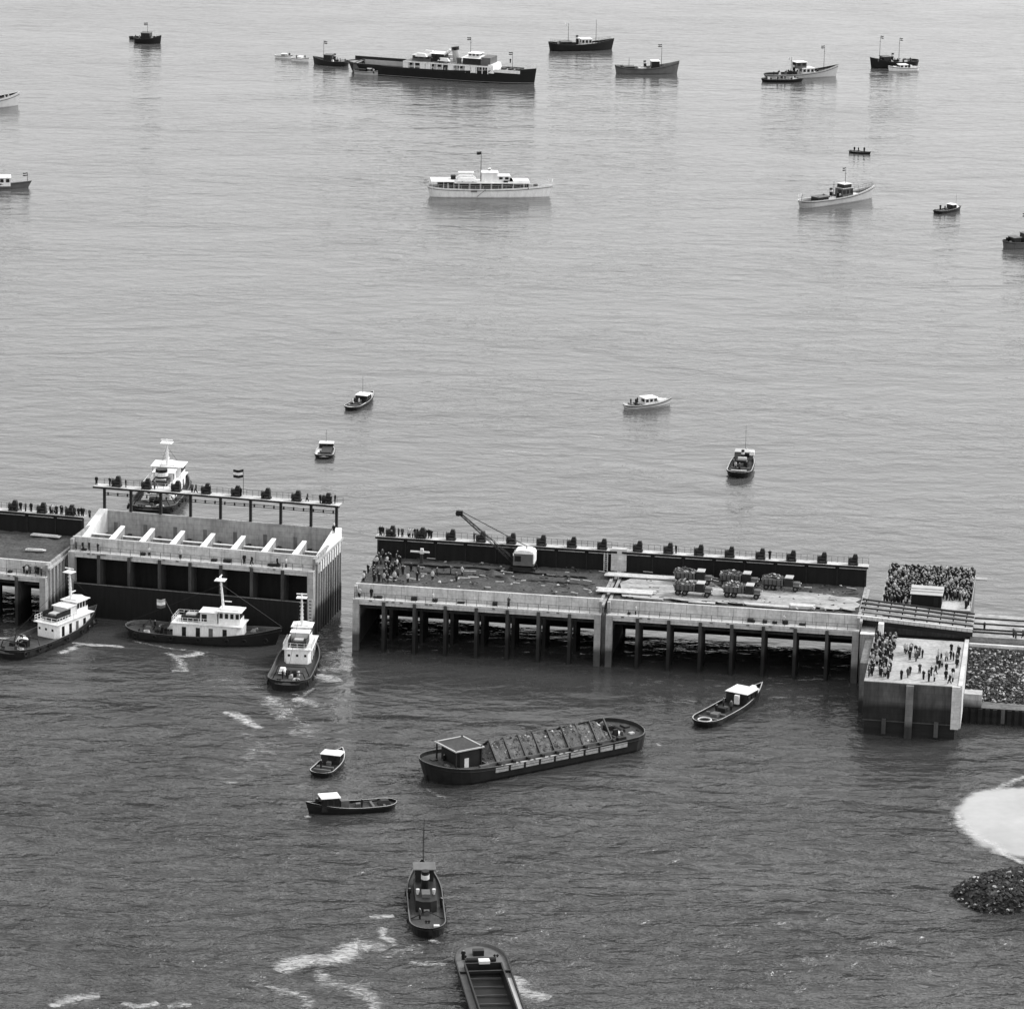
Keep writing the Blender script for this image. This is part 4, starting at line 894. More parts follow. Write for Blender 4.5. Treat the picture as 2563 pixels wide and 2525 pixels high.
# --- empty barge cut by the lower edge ------------------------------------------------
p = at(1192, 2392); a_ = R(98); L, B = 40., 7.3; c = p-Vector((math.cos(a_), math.sin(a_), 0))*L/2
eb = empty('cargo_barge', (c.x, c.y, 0), a_, 'empty round-ended cargo barge leaving the lower edge of the photo', 'barge')
sh, rg = hull(L, B, 1.4, .6, .4, .4, 'round', .13, 'dark', 'mid', 'black', 'mid', root=eb, rake=.02, hold=(-.42, .32, 2.4))
b = MB(); b.box(-16.5, 12.7, -2.4, 2.4, -.2, 0.12, M['tar2']); b.box(-16.5, 12.9, -2.6, -2.4, -.2, 1.9, M['dark']); b.box(-16.5, 12.9, 2.4, 2.6, -.2, 1.9, M['dark']); b.box(12.7, 12.9, -2.4, 2.4, -.2, 1.9, M['dark'])
for i in range(10): b.box(-16+i*3, -15.9+i*3, -2.3, 2.3, .13, .4, M['mid'])
b.build('hold', eb)
b = MB(); b.box(-16, 12, -3.4, -2.75, 1.05, 1.2, M['lgrey']); b.build('side_deck', eb)
b = MB(); b.box(14.3, 15.1, -1.8, 2.2, 1.1, 1.7, M['dark']); b.tube((14.7, -2.0, 1.6), (14.7, 2.0, 1.6), .35, M['dark'], n=10); b.build('windlass', eb)
b = MB(); b.box(12.3, 13.5, -.9, .6, 1.9, 2.3, M['cream']); b.build('hatch', eb)
b = MB(); b.box(16.4, 17.4, -.6, .9, 1.2, 2.2, M['dark']); b.build('anchor_gear', eb)
b = MB(); b.box(10.6, 10.9, -3.7, 3.7, 1.25, 1.6, M['dark']); b.build('cross_beam', eb)
bitts(eb, (16, 2.2, 1.2), (16, -2.2, 1.2)); onboard(eb, [(15.4, 2.4, 1.1)], 'at the windlass of the empty barge', 'crew on the empty barge', 'd')

# --- old dark tug, stern on ---------------------------------------------------------------
def old_tug(label, A, B_, L, B=6.0, anchor='mid', kw=None):
    root, L = boat('tugboat', label, 'tug', A, B_, L, anchor); k = L/23.
    sh, rg = hull(L, B, 1.3, 1.3, .5, .55, 'round', .45, 'black', 'dark', 'mid', 'deck', root=root, rake=.05)
    b = MB(); b.prism([(-3.5*k, -1.5), (4*k, -1.6), (5*k, -.8), (5*k, .8), (4*k, 1.6), (-3.5*k, 1.5), (-4.1*k, .6), (-4.1*k, -.6)], .75, 2.5, M['dark'], M['dark']); b.build('deckhouse', root)
    wh = house(root, 3.2*k, 5.4*k, 2.6, 2.5, 4.3, 'dark', 'mid', 'wheelhouse', 2, .35)
    funnel(root, .8*k, 2.5, 5.2, .6, 'black', 'cream', -.25)
    b = MB(); b.box(-2.6*k, -.8*k, -.6, .6, 2.5, 3.0, M['mid']); b.build('skylight', root)
    b = MB(); b.tube((-1.4*k, -1.15, 2.5), (-1.4*k, -1.15, 3.3), .17, M['cream'], .28); b.tube((-1.4*k, 1.15, 2.5), (-1.4*k, 1.15, 3.3), .17, M['cream'], .28); b.build('ventilator', root)
    b = MB(); b.tube((-6*k, -2.3, .8), (-6*k, 0, 2.0), .08, M['dark']); b.tube((-6*k, 0, 2.0), (-6*k, 2.3, .8), .08, M['dark']); b.box(-4.9*k, -4.3*k, -.4, .4, .8, 1.5, M['mid']); b.build('towing_hook', root)
    b = MB(); b.box(-9.6*k, -9.0*k, -1.6, -.8, .8, 1.3, M['cream']); b.build('rope_coil', root)
    mast(root, 6.4*k, 2, 9.5*k, 'dark', .08, 1.4, None, stays=[(10.5*k, 0, 2.6)]); bitts(root, (8.8*k, 0, 1.5), (-7.8*k, 0, .8))
    fenders(root, rg, (.3, .7), .8, -1, 4, .3); fenders(root, rg, (.3, .7), .8, 1, 4, .3)
    return root, k
t28, k = old_tug('old dark steam tug heading away, followed by the foam streak', (1072, 2345), (1056, 2195), 26, 5.2)
onboard(t28, [(1.2, 2.2, .8), (-2.4, -2.2, .8), (-7, 1, .8)], 'on the deck of the old dark tug', 'crew on the old tug')

# --- smaller craft near -------------------------------------------------------------------
def launch(label, A, B_, L=None, B=3.2, anchor='mid', hm='dark', cab=(-.05, .25), cabm='white', roofm='white', fb=.8, fore='deck', cock=True, tall=1.3, mastf=None, win=3, name='motor_launch', cat='motor boat', bow=.6, flagm=None, rail=False, stripe=None, foremat=None, cw=.72, sty='round', bw=.3, im=None):
    root, L = boat(name, label, cat, A, B_, L, anchor)
    sh, rg = hull(L, B, fb, bow, .15, bw, sty, .6, hm, im or hm, 'lgrey' if hm != 'white' else 'white', fore, root=root, rake=.08, N=20, draft=-.5, stripe=stripe)
    zd = fb-bw
    if cab:
        house(root, cab[0]*L, cab[1]*L, B*cw, zd, zd+tall, cabm, roofm, 'cabin', win, .12, tx=.12)
        if foremat:
            b = MB(); x0, x1 = cab[1]*L+.2, .40*L; b.hexa([(x0, -B*.33, zd), (x1, -B*.12, zd), (x1, B*.12, zd), (x0, B*.33, zd), (x0, -B*.31, zd+tall*.6), (x1, -B*.1, zd+bow*.75+.25), (x1, B*.1, zd+bow*.75+.25), (x0, B*.31, zd+tall*.6)], M[foremat]); b.build('foredeck_trunk', root)
    if cock:
        x1 = (cab[0] if cab else .2)*L-.1; b = MB(); b.box(-.42*L, x1, -B*.3, B*.3, zd+.01, zd+.06, M['dark'])
        for x in (-.36, -.24): b.box(x*L, x*L+.35, -B*.36, B*.36, zd+.07, zd+.42, M['mid'])
        b.build('cockpit', root)
        b = MB(); b.box(-.1*L, -.1*L+.7, -.35, .35, zd+.06, zd+.6, M['mid']); b.build('engine_box', root)
    if mastf: mast(root, mastf*L, zd+.5, zd+.5+L*.35, 'mid', .05, .5, flagm)
    if rail: deckrail(root, rg, sh, .5, .97, 'lgrey', .6)
    return root, L, zd
r_, L, zd = launch('black launch with white cabin top and foredeck, upper of two boats left of the barge', (792, 1952), (862, 1885), 12, 3.9, cab=(-.02, .16), cabm='dark', foremat='white', fore='dark', hm='black', tall=1.5, cw=.8)
onboard(r_, [(-3.6, .4, zd+.1)], 'in the dark cockpit of the white-topped launch', 'people in small boats', 'd')
r_, L, zd = launch('small black workboat with a bright square wheelhouse roof, lower left of the rubble barge', (985, 2020), (772, 2036), 14.3, 3.9, cab=(.14, .34), cabm='dark', roofm='white', fore='deck', hm='black', tall=2.1, cw=.62, fb=.95, bow=1.1, name='workboat', cat='workboat', mastf=.42, bw=.45)
b = MB(); b.box(-6.2, -4.2, -.8, .8, zd+.1, zd+.9, M['dark'], tx=.4, ty=.3); b.build('tarpaulin', r_); b = MB(); b.box(.4, 1.7, -.5, .5, zd, zd+1.3, M['mid']); b.tube((-.5, -.8, zd+.3), (-4, .3, zd+1.1), .08, M['mid']); b.build('engine_casing', r_)
onboard(r_, [(-1.5, .8, zd), (5.4, .3, zd+.4)], 'on the workboat with the bright roof', 'people in small boats')
r_, L, zd = launch('dark launch with crumpled white canopy moored off the open caisson bays', (1742, 1826), (1914, 1732), 22.5, 5.0, cab=(.08, .26), cabm='dark', roofm='canvas', fore='dark', hm='black', tall=2.0, cw=.8, fb=1.1, bow=1.0, foremat='canvas', bw=.5)
b = MB(); b.box(.8, 1.3, -.9, -.1, zd+.4, zd+1.9, M['cream']); b.box(-6.5, -5, -.8, .5, zd, zd+.6, M['mid']); b.box(-3.5, -2.5, -.7, .9, zd, zd+.8, M['dark']); b.build('deck_locker', r_)
b = MB(); b.torus((-9.2, 0, zd+.35), 1.1, .12, M['cream'], 'z', 16); b.build('stern_grating', r_)
b = MB(); b.box(7.0, 8.4, -.5, .5, zd+1.1, zd+1.7, M['canvas'], tx=.2, ty=.15); b.build('life_raft', r_)
onboard(r_, [(-.4, 1.2, zd), (-1.5, -.8, zd), (-4.4, .4, zd)], 'on the dark launch with the white canopy', 'people in small boats')
# mid water
r_, L, zd = launch('small boat with bright white foredeck heading up right, left of centre', (862, 1036), (946, 986), 14.8, 3.7, cab=(-.02, .18), cabm='dark', roofm='white', foremat='white', hm='dark', fore='white', tall=1.4, mastf=.05)
onboard(r_, [(-4, .6, zd), (-3.3, -.7, zd), (-2.6, .5, zd)], 'in the small boat with the white foredeck', 'people in small boats', 'dl')
r_, L, zd = launch('tubby open boat with one white side deck, just beyond the open caisson', (806, 1164), (823, 1106), 10.5, 4.0, cab=(.2, .36), cabm='dark', roofm='white', hm='dark', fore='white', tall=1.2, mastf=.2, im='lgrey', bw=.45)
b = MB(); b.box(-3.6, 2, -1.5, .9, zd+.07, zd+.75, M['dark'], tx=.2, ty=.2); b.build('cargo_cover', r_)
r_, L, zd = launch('white cabin cruiser under way with people aft, right of centre', (1556, 1027), (1686, 1012), 12.2, 3.6, cab=(-.12, .14), cabm='white', roofm='white', foremat='white', hm='lgrey', fore='white', tall=1.5, stripe='dark', fb=1.1, rail=True)
onboard(r_, [(-4.2, .3, zd), (-3.4, -.5, zd), (-2.4, .5, zd)], 'standing aft on the white cabin cruiser', 'people in small boats', 'd')
r_, L, zd = launch('dark crowded motor tug seen end on, above the right caisson', (1840, 1216), (1874, 1128), 18, 5.2, cab=(.16, .3), cabm='mid', roofm='lgrey', hm='black', fore='deck', tall=1.9, mastf=.36, fb=1.2, bow=.9, name='tugboat', cat='tug', bw=.5)
b = MB(); b.box(-1.2, 1.4, -1.2, 1.2, zd, zd+1.1, M['dark']); b.box(-.4, .2, -.9, .9, zd+1.1, zd+1.6, M['cream']); b.box(1.4, 2.2, -.2, .3, zd+.8, zd+1.9, M['white']); b.box(2.6, 3.5, -2.2, -1.2, zd+1.4, zd+2.2, M['white']); b.build('deckhouse', r_)
funnel(r_, .8, zd+1, zd+3, .35, 'black', 'cream'); b = MB(); b.tube((-7.4, -1.6, 1.4), (-7.7, 0, 1.42), .13, M['white']); b.tube((-7.4, 1.6, 1.4), (-7.7, 0, 1.42), .13, M['white']); b.build('stern_rail', r_)
onboard(r_, [(-4, 1, zd), (-3.4, -1.2, zd), (-5, .1, zd), (-2.2, 1.6, zd), (3.4, 1.2, zd+.3)], 'on the dark end-on tug beyond the right caisson', 'people in small boats', 'dgl')

# --- far fleet ------------------------------------------------------------------------
def coaster(label, A, B_, B=5.5, hm='black', fb=1.5, bow=1.0, stern=.6, houses=(), masts=(), fun=None, hatches=(), L=None, sty='round', name='fishing_boat', cat='fishing boat', people=0, where='', mr='mid', im=None, bulw=.6, rail=None, extra=None, md='deck', full=.5):
    K = 1.28; fb *= K; bow *= K; houses = [(a, b_, c*1.1, d*K, e, f, g*K, h) for a, b_, c, d, e, f, g, h in houses]
    root, L = boat(name, label, cat, A, B_, L)
    sh, rg = hull(L, B, fb, bow, stern, bulw, sty, full, hm, im or hm, mr, md, root=root, rake=.07)
    zd = fb-bulw
    for (x0, x1, w_, h_, m_, rm, z_, wn) in houses: house(root, x0*L, x1*L, w_, zd+z_, zd+z_+h_, m_, rm, 'wheelhouse' if z_ or wn > 2 else 'deckhouse', wn, .2)
    for (x, h_, fm) in masts: mast(root, x*L, zd, zd+h_, 'dark', .1, .8, fm)
    if fun: funnel(root, fun[0]*L, zd+1, zd+fun[1], fun[2], 'black', 'cream')
    for (x0, x1, w_, m_) in hatches: hatch(root, x0*L, x1*L, w_, zd, zd+.7, m_)
    if rail: deckrail(root, rg, sh, rail[0], rail[1], 'dark')
    if L > 9:
        for q in range(9):
            x = random.uniform(-.42, .36)*L; y = random.uniform(-.32, .24)*B; b = MB(); hh = random.uniform(.4, 1.5)
            b.box(x, x+random.uniform(.4, 1.6), y, y+random.uniform(.3, 1.0), zd, zd+hh, M[random.choice(('dark', 'dark', 'mid', 'cream', 'white'))], tx=.1, ty=.1); b.build('deck_gear', root)
    if people: onboard(root, [(random.uniform(-.4, .38)*L, random.uniform(-.3, .3)*B, zd+.05) for _ in range(people)], where, 'people on the far boats', 'ddgl')
    return root, L, zd
coaster('black cargo boat with high bow, furthest up, right of the steamship', (1372, 127), (1537, 124), 5.6, fb=1.7, bow=1.4, stern=.9, houses=((-.02, .14, 3.6, 1.9, 'white', 'white', 0, 3), (-.32, -.16, 3.2, 1.2, 'dark', 'mid', 0, 2)), masts=((-.2, 8, (M['white'],)*3), (.22, 9, None)), fun=(-.06, 3.6, .5), hatches=((.18, .32, 2.6, 'lgrey'),), rail=(.05, .95), people=4, where='on the black cargo boat right of the steamship', mr='mid')
coaster('grey trawler with bow high to the right, below the black cargo boat', (1538, 184), (1700, 184), 5.6, 'mid', fb=1.5, bow=1.9, stern=1.0, houses=((.06, .18, 3.2, 2.3, 'dark', 'white', 0, 3), (-.36, -.2, 3, .9, 'dark', 'mid', 0, 0)), masts=((.22, 8.5, TRI), (-.28, 4, None)), fun=(-.03, 3, .5), hatches=((-.14, -.02, 2.6, 'cream'), (-.38, -.28, 2, 'white')), people=8, where='on the grey trawler', im='deckl', mr='dark')
coaster('paler boat alongside a darker one, crowded aft, third from the right of the far row', (1912, 198), (2098, 190), 6.0, 'lgrey', fb=1.2, bow=1.9, stern=.2, houses=((-.02, .14, 3.6, 1.8, 'white', 'white', 0, 3), (-.1, .04, 3.0, 1.6, 'mid', 'white', 1.8, 2)), masts=((.3, 9.5, TRI), (-.14, 6, (M['white'],)*3)), fun=(-.1, 4, .5), hatches=((.16, .3, 3.4, 'canvas'),), people=16, where='packed on the low after deck of the paler far boat', im='dark', mr='mid')
coaster('dark low barge tied alongside the paler crowded boat', (1905, 205), (2010, 206), 4, 'black', fb=.8, bow=.3, stern=.2, houses=(), masts=(), hatches=((-.25, .2, 2, 'mid'),), name='barge', cat='barge', people=5, where='on the low barge alongside the crowded boat', mr='lgrey')
coaster('black trawler at the right of the far row with a white boat against it', (2297, 166), (2176, 171), 6, 'black', fb=1.6, bow=1.4, stern=.3, houses=((.1, .26, 3.2, 1.9, 'dark', 'mid', 0, 3),), masts=((.3, 9.5, TRI), (-.1, 8.5, TRI)), fun=(.04, 3.4, .45), hatches=((-.36, -.2, 2.6, 'dark'),), people=12, where='on the black trawler at the right of the far row', mr='mid')
coaster('slim white motor boat lying against the black trawler', (2300, 176), (2222, 178), 3.4, 'white', fb=.9, bow=.5, stern=.1, houses=((-.1, .16, 2.4, 1.2, 'white', 'white', 0, 2),), name='motor_boat', cat='motor boat', mr='white', md='deckl')
coaster('pale patrol boat with raised bow, right of the white yacht', (2000, 521), (2188, 494), 5.0, 'lgrey', fb=1.4, bow=1.3, stern=.3, houses=((.02, .16, 2.9, 2.2, 'mid', 'lgrey', 0, 3), (.04, .14, 2.6, .9, 'dark', 'cream', 2.2, 0), (-.3, -.14, 2.6, 1.0, 'dark', 'mid', 0, 0)), masts=((.1, 8.5, TRI), (-.05, 5, None), (-.47, 2.8, (M['white'],)*3)), fun=(-.08, 3.2, .5), hatches=((.18, .34, 2.6, 'white'), (-.12, -.04, 1.6, 'cream')), rail=(.5, .97), name='patrol_boat', cat='patrol boat', people=6, where='on the pale patrol boat', im='lgrey', mr='white')
r_, L, zd = launch('black open launch with white foredeck and canopy, right of the patrol boat', (2328, 537), (2416, 524), 10.5, 3.2, cab=(.06, .22), cabm='dark', roofm='white', foremat='white', fore='white', hm='black', tall=1.5, mastf=.3)
onboard(r_, [(-2.5, .5, zd), (-1.6, -.4, zd)], 'in the black launch with the white foredeck', 'people in small boats', 'd')
r_, L, zd = launch('tiny dark open boat with a pale gunwale, alone above the patrol boat', (2124, 382), (2180, 387), 7, 2.2, cab=None, hm='black', fb=.6, bow=.3)
onboard(r_, [(-1.8, .2, zd), (-.4, -.2, zd), (1.3, .2, zd)], 'seated in the tiny dark boat above the patrol boat', 'people in small boats', 'd')
coaster('dark motor vessel cut off by the right edge of the photo', (2512, 622), (2630, 612), 5, 'mid', fb=1.3, bow=1.5, stern=.5, houses=((-.1, .1, 3, 2.0, 'dark', 'mid', 0, 2), (-.35, -.2, 2.6, 1.4, 'dark', 'mid', 0, 0)), masts=((-.05, 8, TRI),), name='motor_vessel', cat='boat', people=8, where='on the dark vessel at the right edge', im='dark')
coaster('white-banded boat with passengers entering at the upper left edge', (-110, 278), (50, 263), 5.4, 'lgrey', fb=2.0, bow=1.3, stern=.3, houses=((-.1, .1, 3, 2, 'white', 'white', 0, 3),), masts=((.1, 8, None),), people=9, where='on the banded boat at the upper left edge', mr='white', im='dark', name='passenger_boat', cat='boat')
coaster('long low passenger boat with a white roof at the left edge', (-190, 472), (80, 470), 5.4, 'mid', fb=1.1, bow=.5, stern=.1, houses=((-.45, .3, 4.2, 1.9, 'white', 'white', 0, 14),), masts=((.46, 3.4, TRI),), name='passenger_boat', cat='boat', people=3, where='at the bow of the long low passenger boat', mr='lgrey', im='white')
coaster('dark tubby motor tug alone at the upper left', (347, 107), (392, 109), 5.2, 'black', fb=1.3, bow=1.0, stern=.4, houses=((-.2, .12, 3.4, 2.0, 'dark', 'mid', 0, 2),), masts=((.0, 6, TRI),), name='tugboat', cat='tug', people=4, where='on the tubby tug at the upper left', mr='mid', im='dark', L=10)
coaster('tiny black dinghy just left of the tubby upper-left tug', (326, 97), (344, 100), 1.8, 'black', fb=.6, bow=.2, stern=.1, name='dinghy', cat='dinghy', people=1, where='in the tiny black dinghy', L=4.0)
coaster('small white launch, left one of the pair off the steamship stern', (693, 145), (728, 147), 2.4, 'white', fb=.7, bow=.4, stern=.1, houses=((-.1, .12, 1.8, .9, 'mid', 'white', 0, 0),), name='motor_boat', cat='motor boat', people=2, where='in the left white launch off the steamship', mr='white', L=6.5)
coaster('small white launch, right one of the pair off the steamship stern', (731, 152), (772, 155), 2.4, 'white', fb=.8, bow=.4, stern=.1, houses=((-.1, .1, 1.8, .9, 'white', 'white', 0, 0),), name='motor_boat', cat='motor boat', people=2, where='in the right white launch off the steamship', mr='white', L=6.5)
coaster('dark tug lying right behind the stern of the steamship', (872, 166), (784, 160), 5.0, 'dark', fb=1.2, bow=.9, stern=.3, houses=((-.04, .16, 3, 2.0, 'dark', 'mid', 0, 2),), masts=((.2, 7, TRI),), fun=(-.1, 3, .45), name='tugboat', cat='tug', people=4, where='on the dark tug behind the steamship', mr='mid', im='mid', L=13)
coaster('small grey launch alongside the after deck of the steamship', (882, 184), (952, 190), 3.2, 'lgrey', fb=.9, bow=.4, stern=.2, houses=((.1, .24, 2.0, 1.3, 'lgrey', 'white', 0, 2), (-.25, 0, 2, 1.0, 'dark', 'mid', 0, 0)), name='motor_boat', cat='motor boat', people=3, where='in the grey launch beside the steamship', mr='lgrey', im='mid', L=9)

# ------------------------------------------------------------------ crowds
# front platform of the abutment
crowd(scatter(72, 90.3, 94.0, -26, -3.5, .56), 9.12, 'in the packed cluster along the left edge of the front platform', 'crowd on the front platform')
crowd(scatter(20, 101.2, 104.8, -26.2, -8, .7), 9.12, 'standing along the right edge of the front platform', 'crowd on the front platform')
crowd(scatter(12, 94.8, 99.5, -15, -9.5, .8), 9.12, 'in the loose group in the middle of the front platform', 'crowd on the front platform')
crowd(scatter(8, 95, 101, -25.5, -19, 1.2), 9.12, 'scattered near the front edge of the front platform', 'crowd on the front platform')
# rear platform: nearest ones as individuals
hutkeep = lambda u, v: not (94.6 < u < 101 and v < 18.2) and not (101 < u < 104.6 and v < 19)
rp = scatter(420, 90.5, 105.2, 14.4, 35.6, .55, hutkeep); rp.sort(key=lambda q: q[1])
# left end of the crane caisson
crowd(scatter(38, .8, 5.5, 3.6, 19, .8), 11.25, 'in the crowd at the left end of the crane caisson', 'crowd on the crane caisson')
crowd(scatter(12, 6, 18, 4.5, 12, 1.6), 11.25, 'scattered on the earth deck left of the crane', 'crowd on the crane caisson')
crowd(scatter(16, .2, 10, 20.6, 21.3, .45), zt2, 'on the rear catwalk at the left of the crane caisson', 'people on the rear catwalks')
crowd([(3, 1.2), (13.8, 1.1), (27, 1.2), (.9, 1), (.6, 1.8), (49, 1.3), (74.3, 1.2)], 9.2, 'on the narrow front walkway below the parapet', 'people on the front walkways')
crowd([(53.5, 20.9), (70, 20.9), (17.6, 20.9)], zt2, 'alone on the rear catwalk between winches', 'people on the rear catwalks')
# open caisson
crowd([(u, vw1+random.uniform(-.5, .4)) for u in (-1, 1.5, 4.6, 9.9, 14.6, 17, 17.8, 20.4, 26.2, 38.5, 41, 41.6, 42.3, 43, 43.6)], zt1, 'on the catwalk of the open caisson', 'people on the open caisson', O1, A1)
crowd([(u, 1.2) for u in (1, 2.2, 3.4, 5, 14.5, 20.3, 32, 33.4, 38, 39.6)], 11.7, 'on the front walkway of the open caisson', 'people on the open caisson', O1, A1)
crowd([(44.4, 15), (44, 16.4), (-.2, 12)], 14.6, 'at the end wall of the open caisson', 'people on the open caisson', O1, A1)
# left caisson
def P0(u, v, z): return fr(u, v, z, O0, A1)
crowd(scatter(16, 36.5, 43, 20.5, 21.3, .4), zt0, 'in the knot at the end of the left-edge caisson catwalk', 'people on the left-edge caisson', O0, A1)
crowd([(29.8, 20.8), (31, 20.9), (32, 20.8), (33, 20.9)], zt0, 'on the catwalk of the left-edge caisson', 'people on the left-edge caisson', O0, A1)
crowd(scatter(8, 38, 42.8, .8, 1.9, .5), 9.2, 'at the front corner of the left-edge caisson', 'people on the left-edge caisson', O0, A1)
crowd([(108.2, 4.6), (113.2, 1.6), (113.6, 1.0), (114.8, 1.4)], 9.35, 'walking on the dam crest right of the bridge', 'people on the dam crest')
left = max(0, 298-NPERS)
crowd(rp[:left], 10.0, 'packed behind the hut on the rear platform', 'crowd on the rear platform', mix='dddddgl')
b = MB()
for (u, v) in rp[left:]:
    k = random.choice('dddddgl'); me = PM[k, random.choice((0, 1, 2))]; rz = random.uniform(0, 6.28); cz, sz = math.cos(rz), math.sin(rz); base = len(b.v)
    sc = random.uniform(.95, 1.08)
    for q in me.vertices: b.v.append((u+(q.co.x*cz-q.co.y*sz)*sc, v+(q.co.x*sz+q.co.y*cz)*sc, 10.0+q.co.z*sc))
    for pl in me.polygons: b.f.append(tuple(base+i for i in pl.vertices)); b.m.append(b.mi(me.materials[pl.material_index]))
if b.v: tag(b.build('crowd', None, smooth=True, loc=fr(0, 0), rz=FA), 'dense mass of spectators at the far side of the rear platform', 'crowd', kind='stuff')

# ------------------------------------------------------------------ foam
def foam_mat():
    m = bpy.data.materials.new('foam'); m.use_nodes = True; t = m.node_tree; N = t.nodes; L = t.links
    b = N['Principled BSDF']; b.inputs['Base Color'].default_value = (.62, .62, .62, 1); b.inputs['Roughness'].default_value = .8
    uv = N.new('ShaderNodeUVMap'); sp = N.new('ShaderNodeSeparateXYZ'); L.new(uv.outputs[0], sp.inputs[0])
    tc = N.new('ShaderNodeTexCoord'); n = N.new('ShaderNodeTexNoise'); n.inputs['Scale'].default_value = .8; n.inputs['Detail'].default_value = 8; n.inputs['Roughness'].default_value = .78; n.inputs['Distortion'].default_value = 1.6
    mp = N.new('ShaderNodeMapping'); mp.inputs['Scale'].default_value = (.55, 1.2, 1); mp.inputs['Rotation'].default_value = (0, 0, R(-8))
    L.new(tc.outputs['Object'], mp.inputs[0]); L.new(mp.outputs[0], n.inputs[0])
    def mt(op, a, c):
        q = N.new('ShaderNodeMath'); q.operation = op
        for i, z in enumerate((a, c)):
            if isinstance(z, (int, float)): q.inputs[i].default_value = z
            else: L.new(z, q.inputs[i])
        return q.outputs[0]
    v = mt('ABSOLUTE', mt('SUBTRACT', mt('MULTIPLY', sp.outputs[1], 2), 1), 0); fall = mt('SUBTRACT', 1, mt('POWER', v, 1.6))
    s = mt('ADD', mt('MULTIPLY', n.outputs[0], 2.6), mt('MULTIPLY', fall, .8)); s = mt('ADD', s, mt('MULTIPLY', sp.outputs[0], .5))
    mr = N.new('ShaderNodeMapRange'); mr.inputs[1].default_value = 2.15; mr.inputs[2].default_value = 3.0; L.new(s, mr.inputs[0]); L.new(mt('MULTIPLY', mr.outputs[0], .95), b.inputs['Alpha'])
    return m
fv, ff, fuv = [], [], []
def foam(pts, wd, dens=.5, z=.05):
    P = [at(*p) for p in pts]; Q = []
    for p, q in zip(P, P[1:]):
        n = max(2, int((q-p).length/1.0))
        for k in range(n): Q.append(p.lerp(q, k/n))
    Q.append(P[-1]); n = len(Q); base = len(fv)
    for i, p in enumerate(Q):
        d = (Q[min(i+1, n-1)]-Q[max(i-1, 0)]); d.z = 0; d.normalize(); nn = Vector((-d.y, d.x, 0)); wv = 1.9*wd*(.35+.65*math.sin(math.pi*min(1, max(0, (i+.5)/n)))**.6)*(1+.3*noise.noise(p*.3))
        p = p+nn*noise.noise(p*.2+Vector((9, 0, 0)))*wd*.3
        fv.append((p.x-nn.x*wv/2, p.y-nn.y*wv/2, z)); fv.append((p.x+nn.x*wv/2, p.y+nn.y*wv/2, z))
    for i in range(n-1):
        ff.append((base+2*i, base+2*i+2, base+2*i+3, base+2*i+1))
        d0 = dens; fuv.extend([(d0, 0), (d0, 0), (d0, 1), (d0, 1)])
foam([(698, 2432), (760, 2408), (830, 2396), (870, 2380), (905, 2366), (960, 2380)], 4.2, .95)
foam([(925, 2295), (985, 2290)], 1.6, .8); foam([(952, 2320), (965, 2345), (995, 2365)], 1.6, .7)
foam([(790, 2428), (820, 2455), (880, 2470), (935, 2495), (950, 2525)], 3.6, .55); foam([(640, 2465), (720, 2480), (770, 2500), (775, 2525)], 3.2, .4)
foam([(130, 2520), (180, 2498), (250, 2492)], 2.4, .8); foam([(305, 2510), (350, 2518), (395, 2508)], 1.8, .8); foam([(420, 2520), (480, 2514)], 2, .6)
foam([(560, 1782), (600, 1790), (630, 1810), (655, 1822)], 2.2, .9); foam([(660, 1745), (700, 1765), (720, 1785), (690, 1800)], 7, .42)
foam([(735, 1748), (770, 1758), (795, 1770)], 2.6, .8); foam([(800, 1640), (835, 1650), (860, 1640), (845, 1675), (800, 1680)], 5, .45); foam([(795, 1688), (825, 1702), (850, 1698)], 3.2, .85); foam([(640, 1850), (680, 1900), (720, 1930)], 12, .1); foam([(740, 1800), (780, 1820), (760, 1850)], 8, .25)
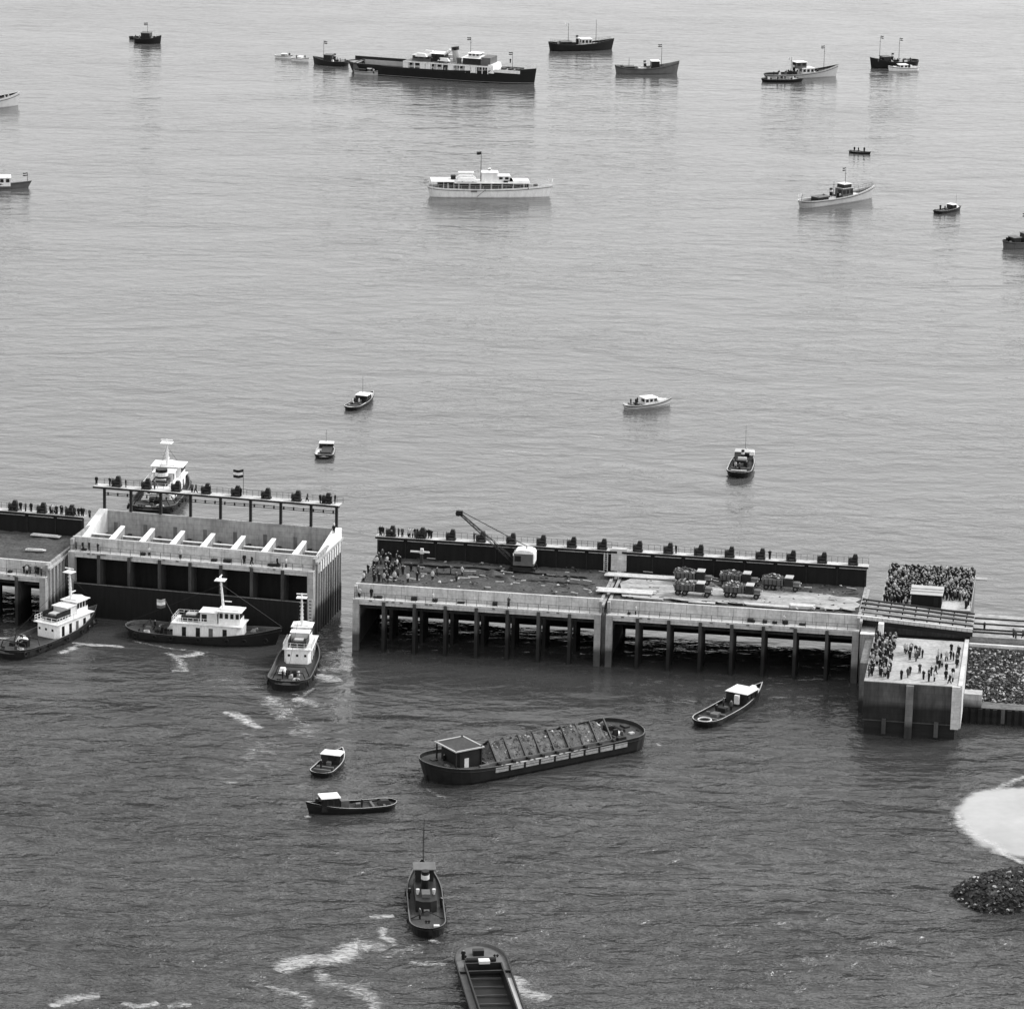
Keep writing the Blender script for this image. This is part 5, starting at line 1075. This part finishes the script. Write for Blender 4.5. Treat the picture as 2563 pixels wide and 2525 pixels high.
foam([(800, 1560), (815, 1610), (822, 1680)], 7, .12); foam([(520, 1700), (620, 1720), (700, 1712)], 9, .08); foam([(690, 1830), (640, 1900), (560, 1960)], 14, .0); foam([(960, 2400), (1010, 2380), (1040, 2360)], 5, .15); foam([(1553, 1030), (1520, 1034), (1470, 1036)], 1.2, .3); foam([(330, 1604), (420, 1622), (520, 1634)], 1.0, .35); foam([(730, 1738), (760, 1742), (785, 1722)], 1.2, .5); foam([(1640, 1862), (1655, 1866)], 1.0, .6); foam([(1060, 1975), (1090, 1990), (1120, 1996)], 1.5, .2)
foam([(610, 1900), (650, 1870), (690, 1860)], 5, .25); foam([(600, 1835), (640, 1850)], 6, .2)
foam([(180, 1610), (230, 1614), (280, 1617), (310, 1621)], 1.6, .9); foam([(150, 1636), (185, 1622), (200, 1612)], 1.8, .75); foam([(415, 1634), (440, 1644), (455, 1670), (470, 1680)], 2, .6); foam([(440, 1644), (480, 1641), (510, 1634)], 2, .95)
foam([(0, 1596), (60, 1600)], 1.6, .85); foam([(430, 1680), (470, 1678)], 1.6, .8)
foam([(1277, 2442), (1300, 2475), (1330, 2492), (1375, 2500)], 3.6, .8); foam([(1025, 2408), (1060, 2412), (1120, 2412)], 1.6, .6)
foam([(2395, 2035), (2405, 2060), (2430, 2085), (2470, 2108), (2510, 2135), (2563, 2165)], 2.0, .85, .22); foam([(2485, 1983), (2510, 1970), (2563, 1945)], 1.6, .7, .22)
foam([(1255, 1128), (1290, 1131), (1330, 1134)], 1.6, .5); foam([(1450, 1023), (1480, 1025)], 1.3, .5); foam([(1480, 1093), (1515, 1096)], 1.4, .5); foam([(1990, 1225), (1888, 1228)][:1]+[(1875, 1222)], .8, .2)
foam([(1075, 2352), (1100, 2360)], 1.2, .8); foam([(763, 2042), (775, 2046)], .9, .9); foam([(2176, 182), (2205, 184)], 1.5, .7)
me = bpy.data.meshes.new('foam'); me.from_pydata(fv, [], ff); ul = me.uv_layers.new(name='UVMap')
for i, q in enumerate(fuv): ul.data[i].uv = q
me.materials.append(foam_mat()); fo = bpy.data.objects.new('foam', me); COL.objects.link(fo); tag(fo, 'white foam streaks churned up behind the tugs', 'foam', kind='stuff')
print('persons', NPERS)
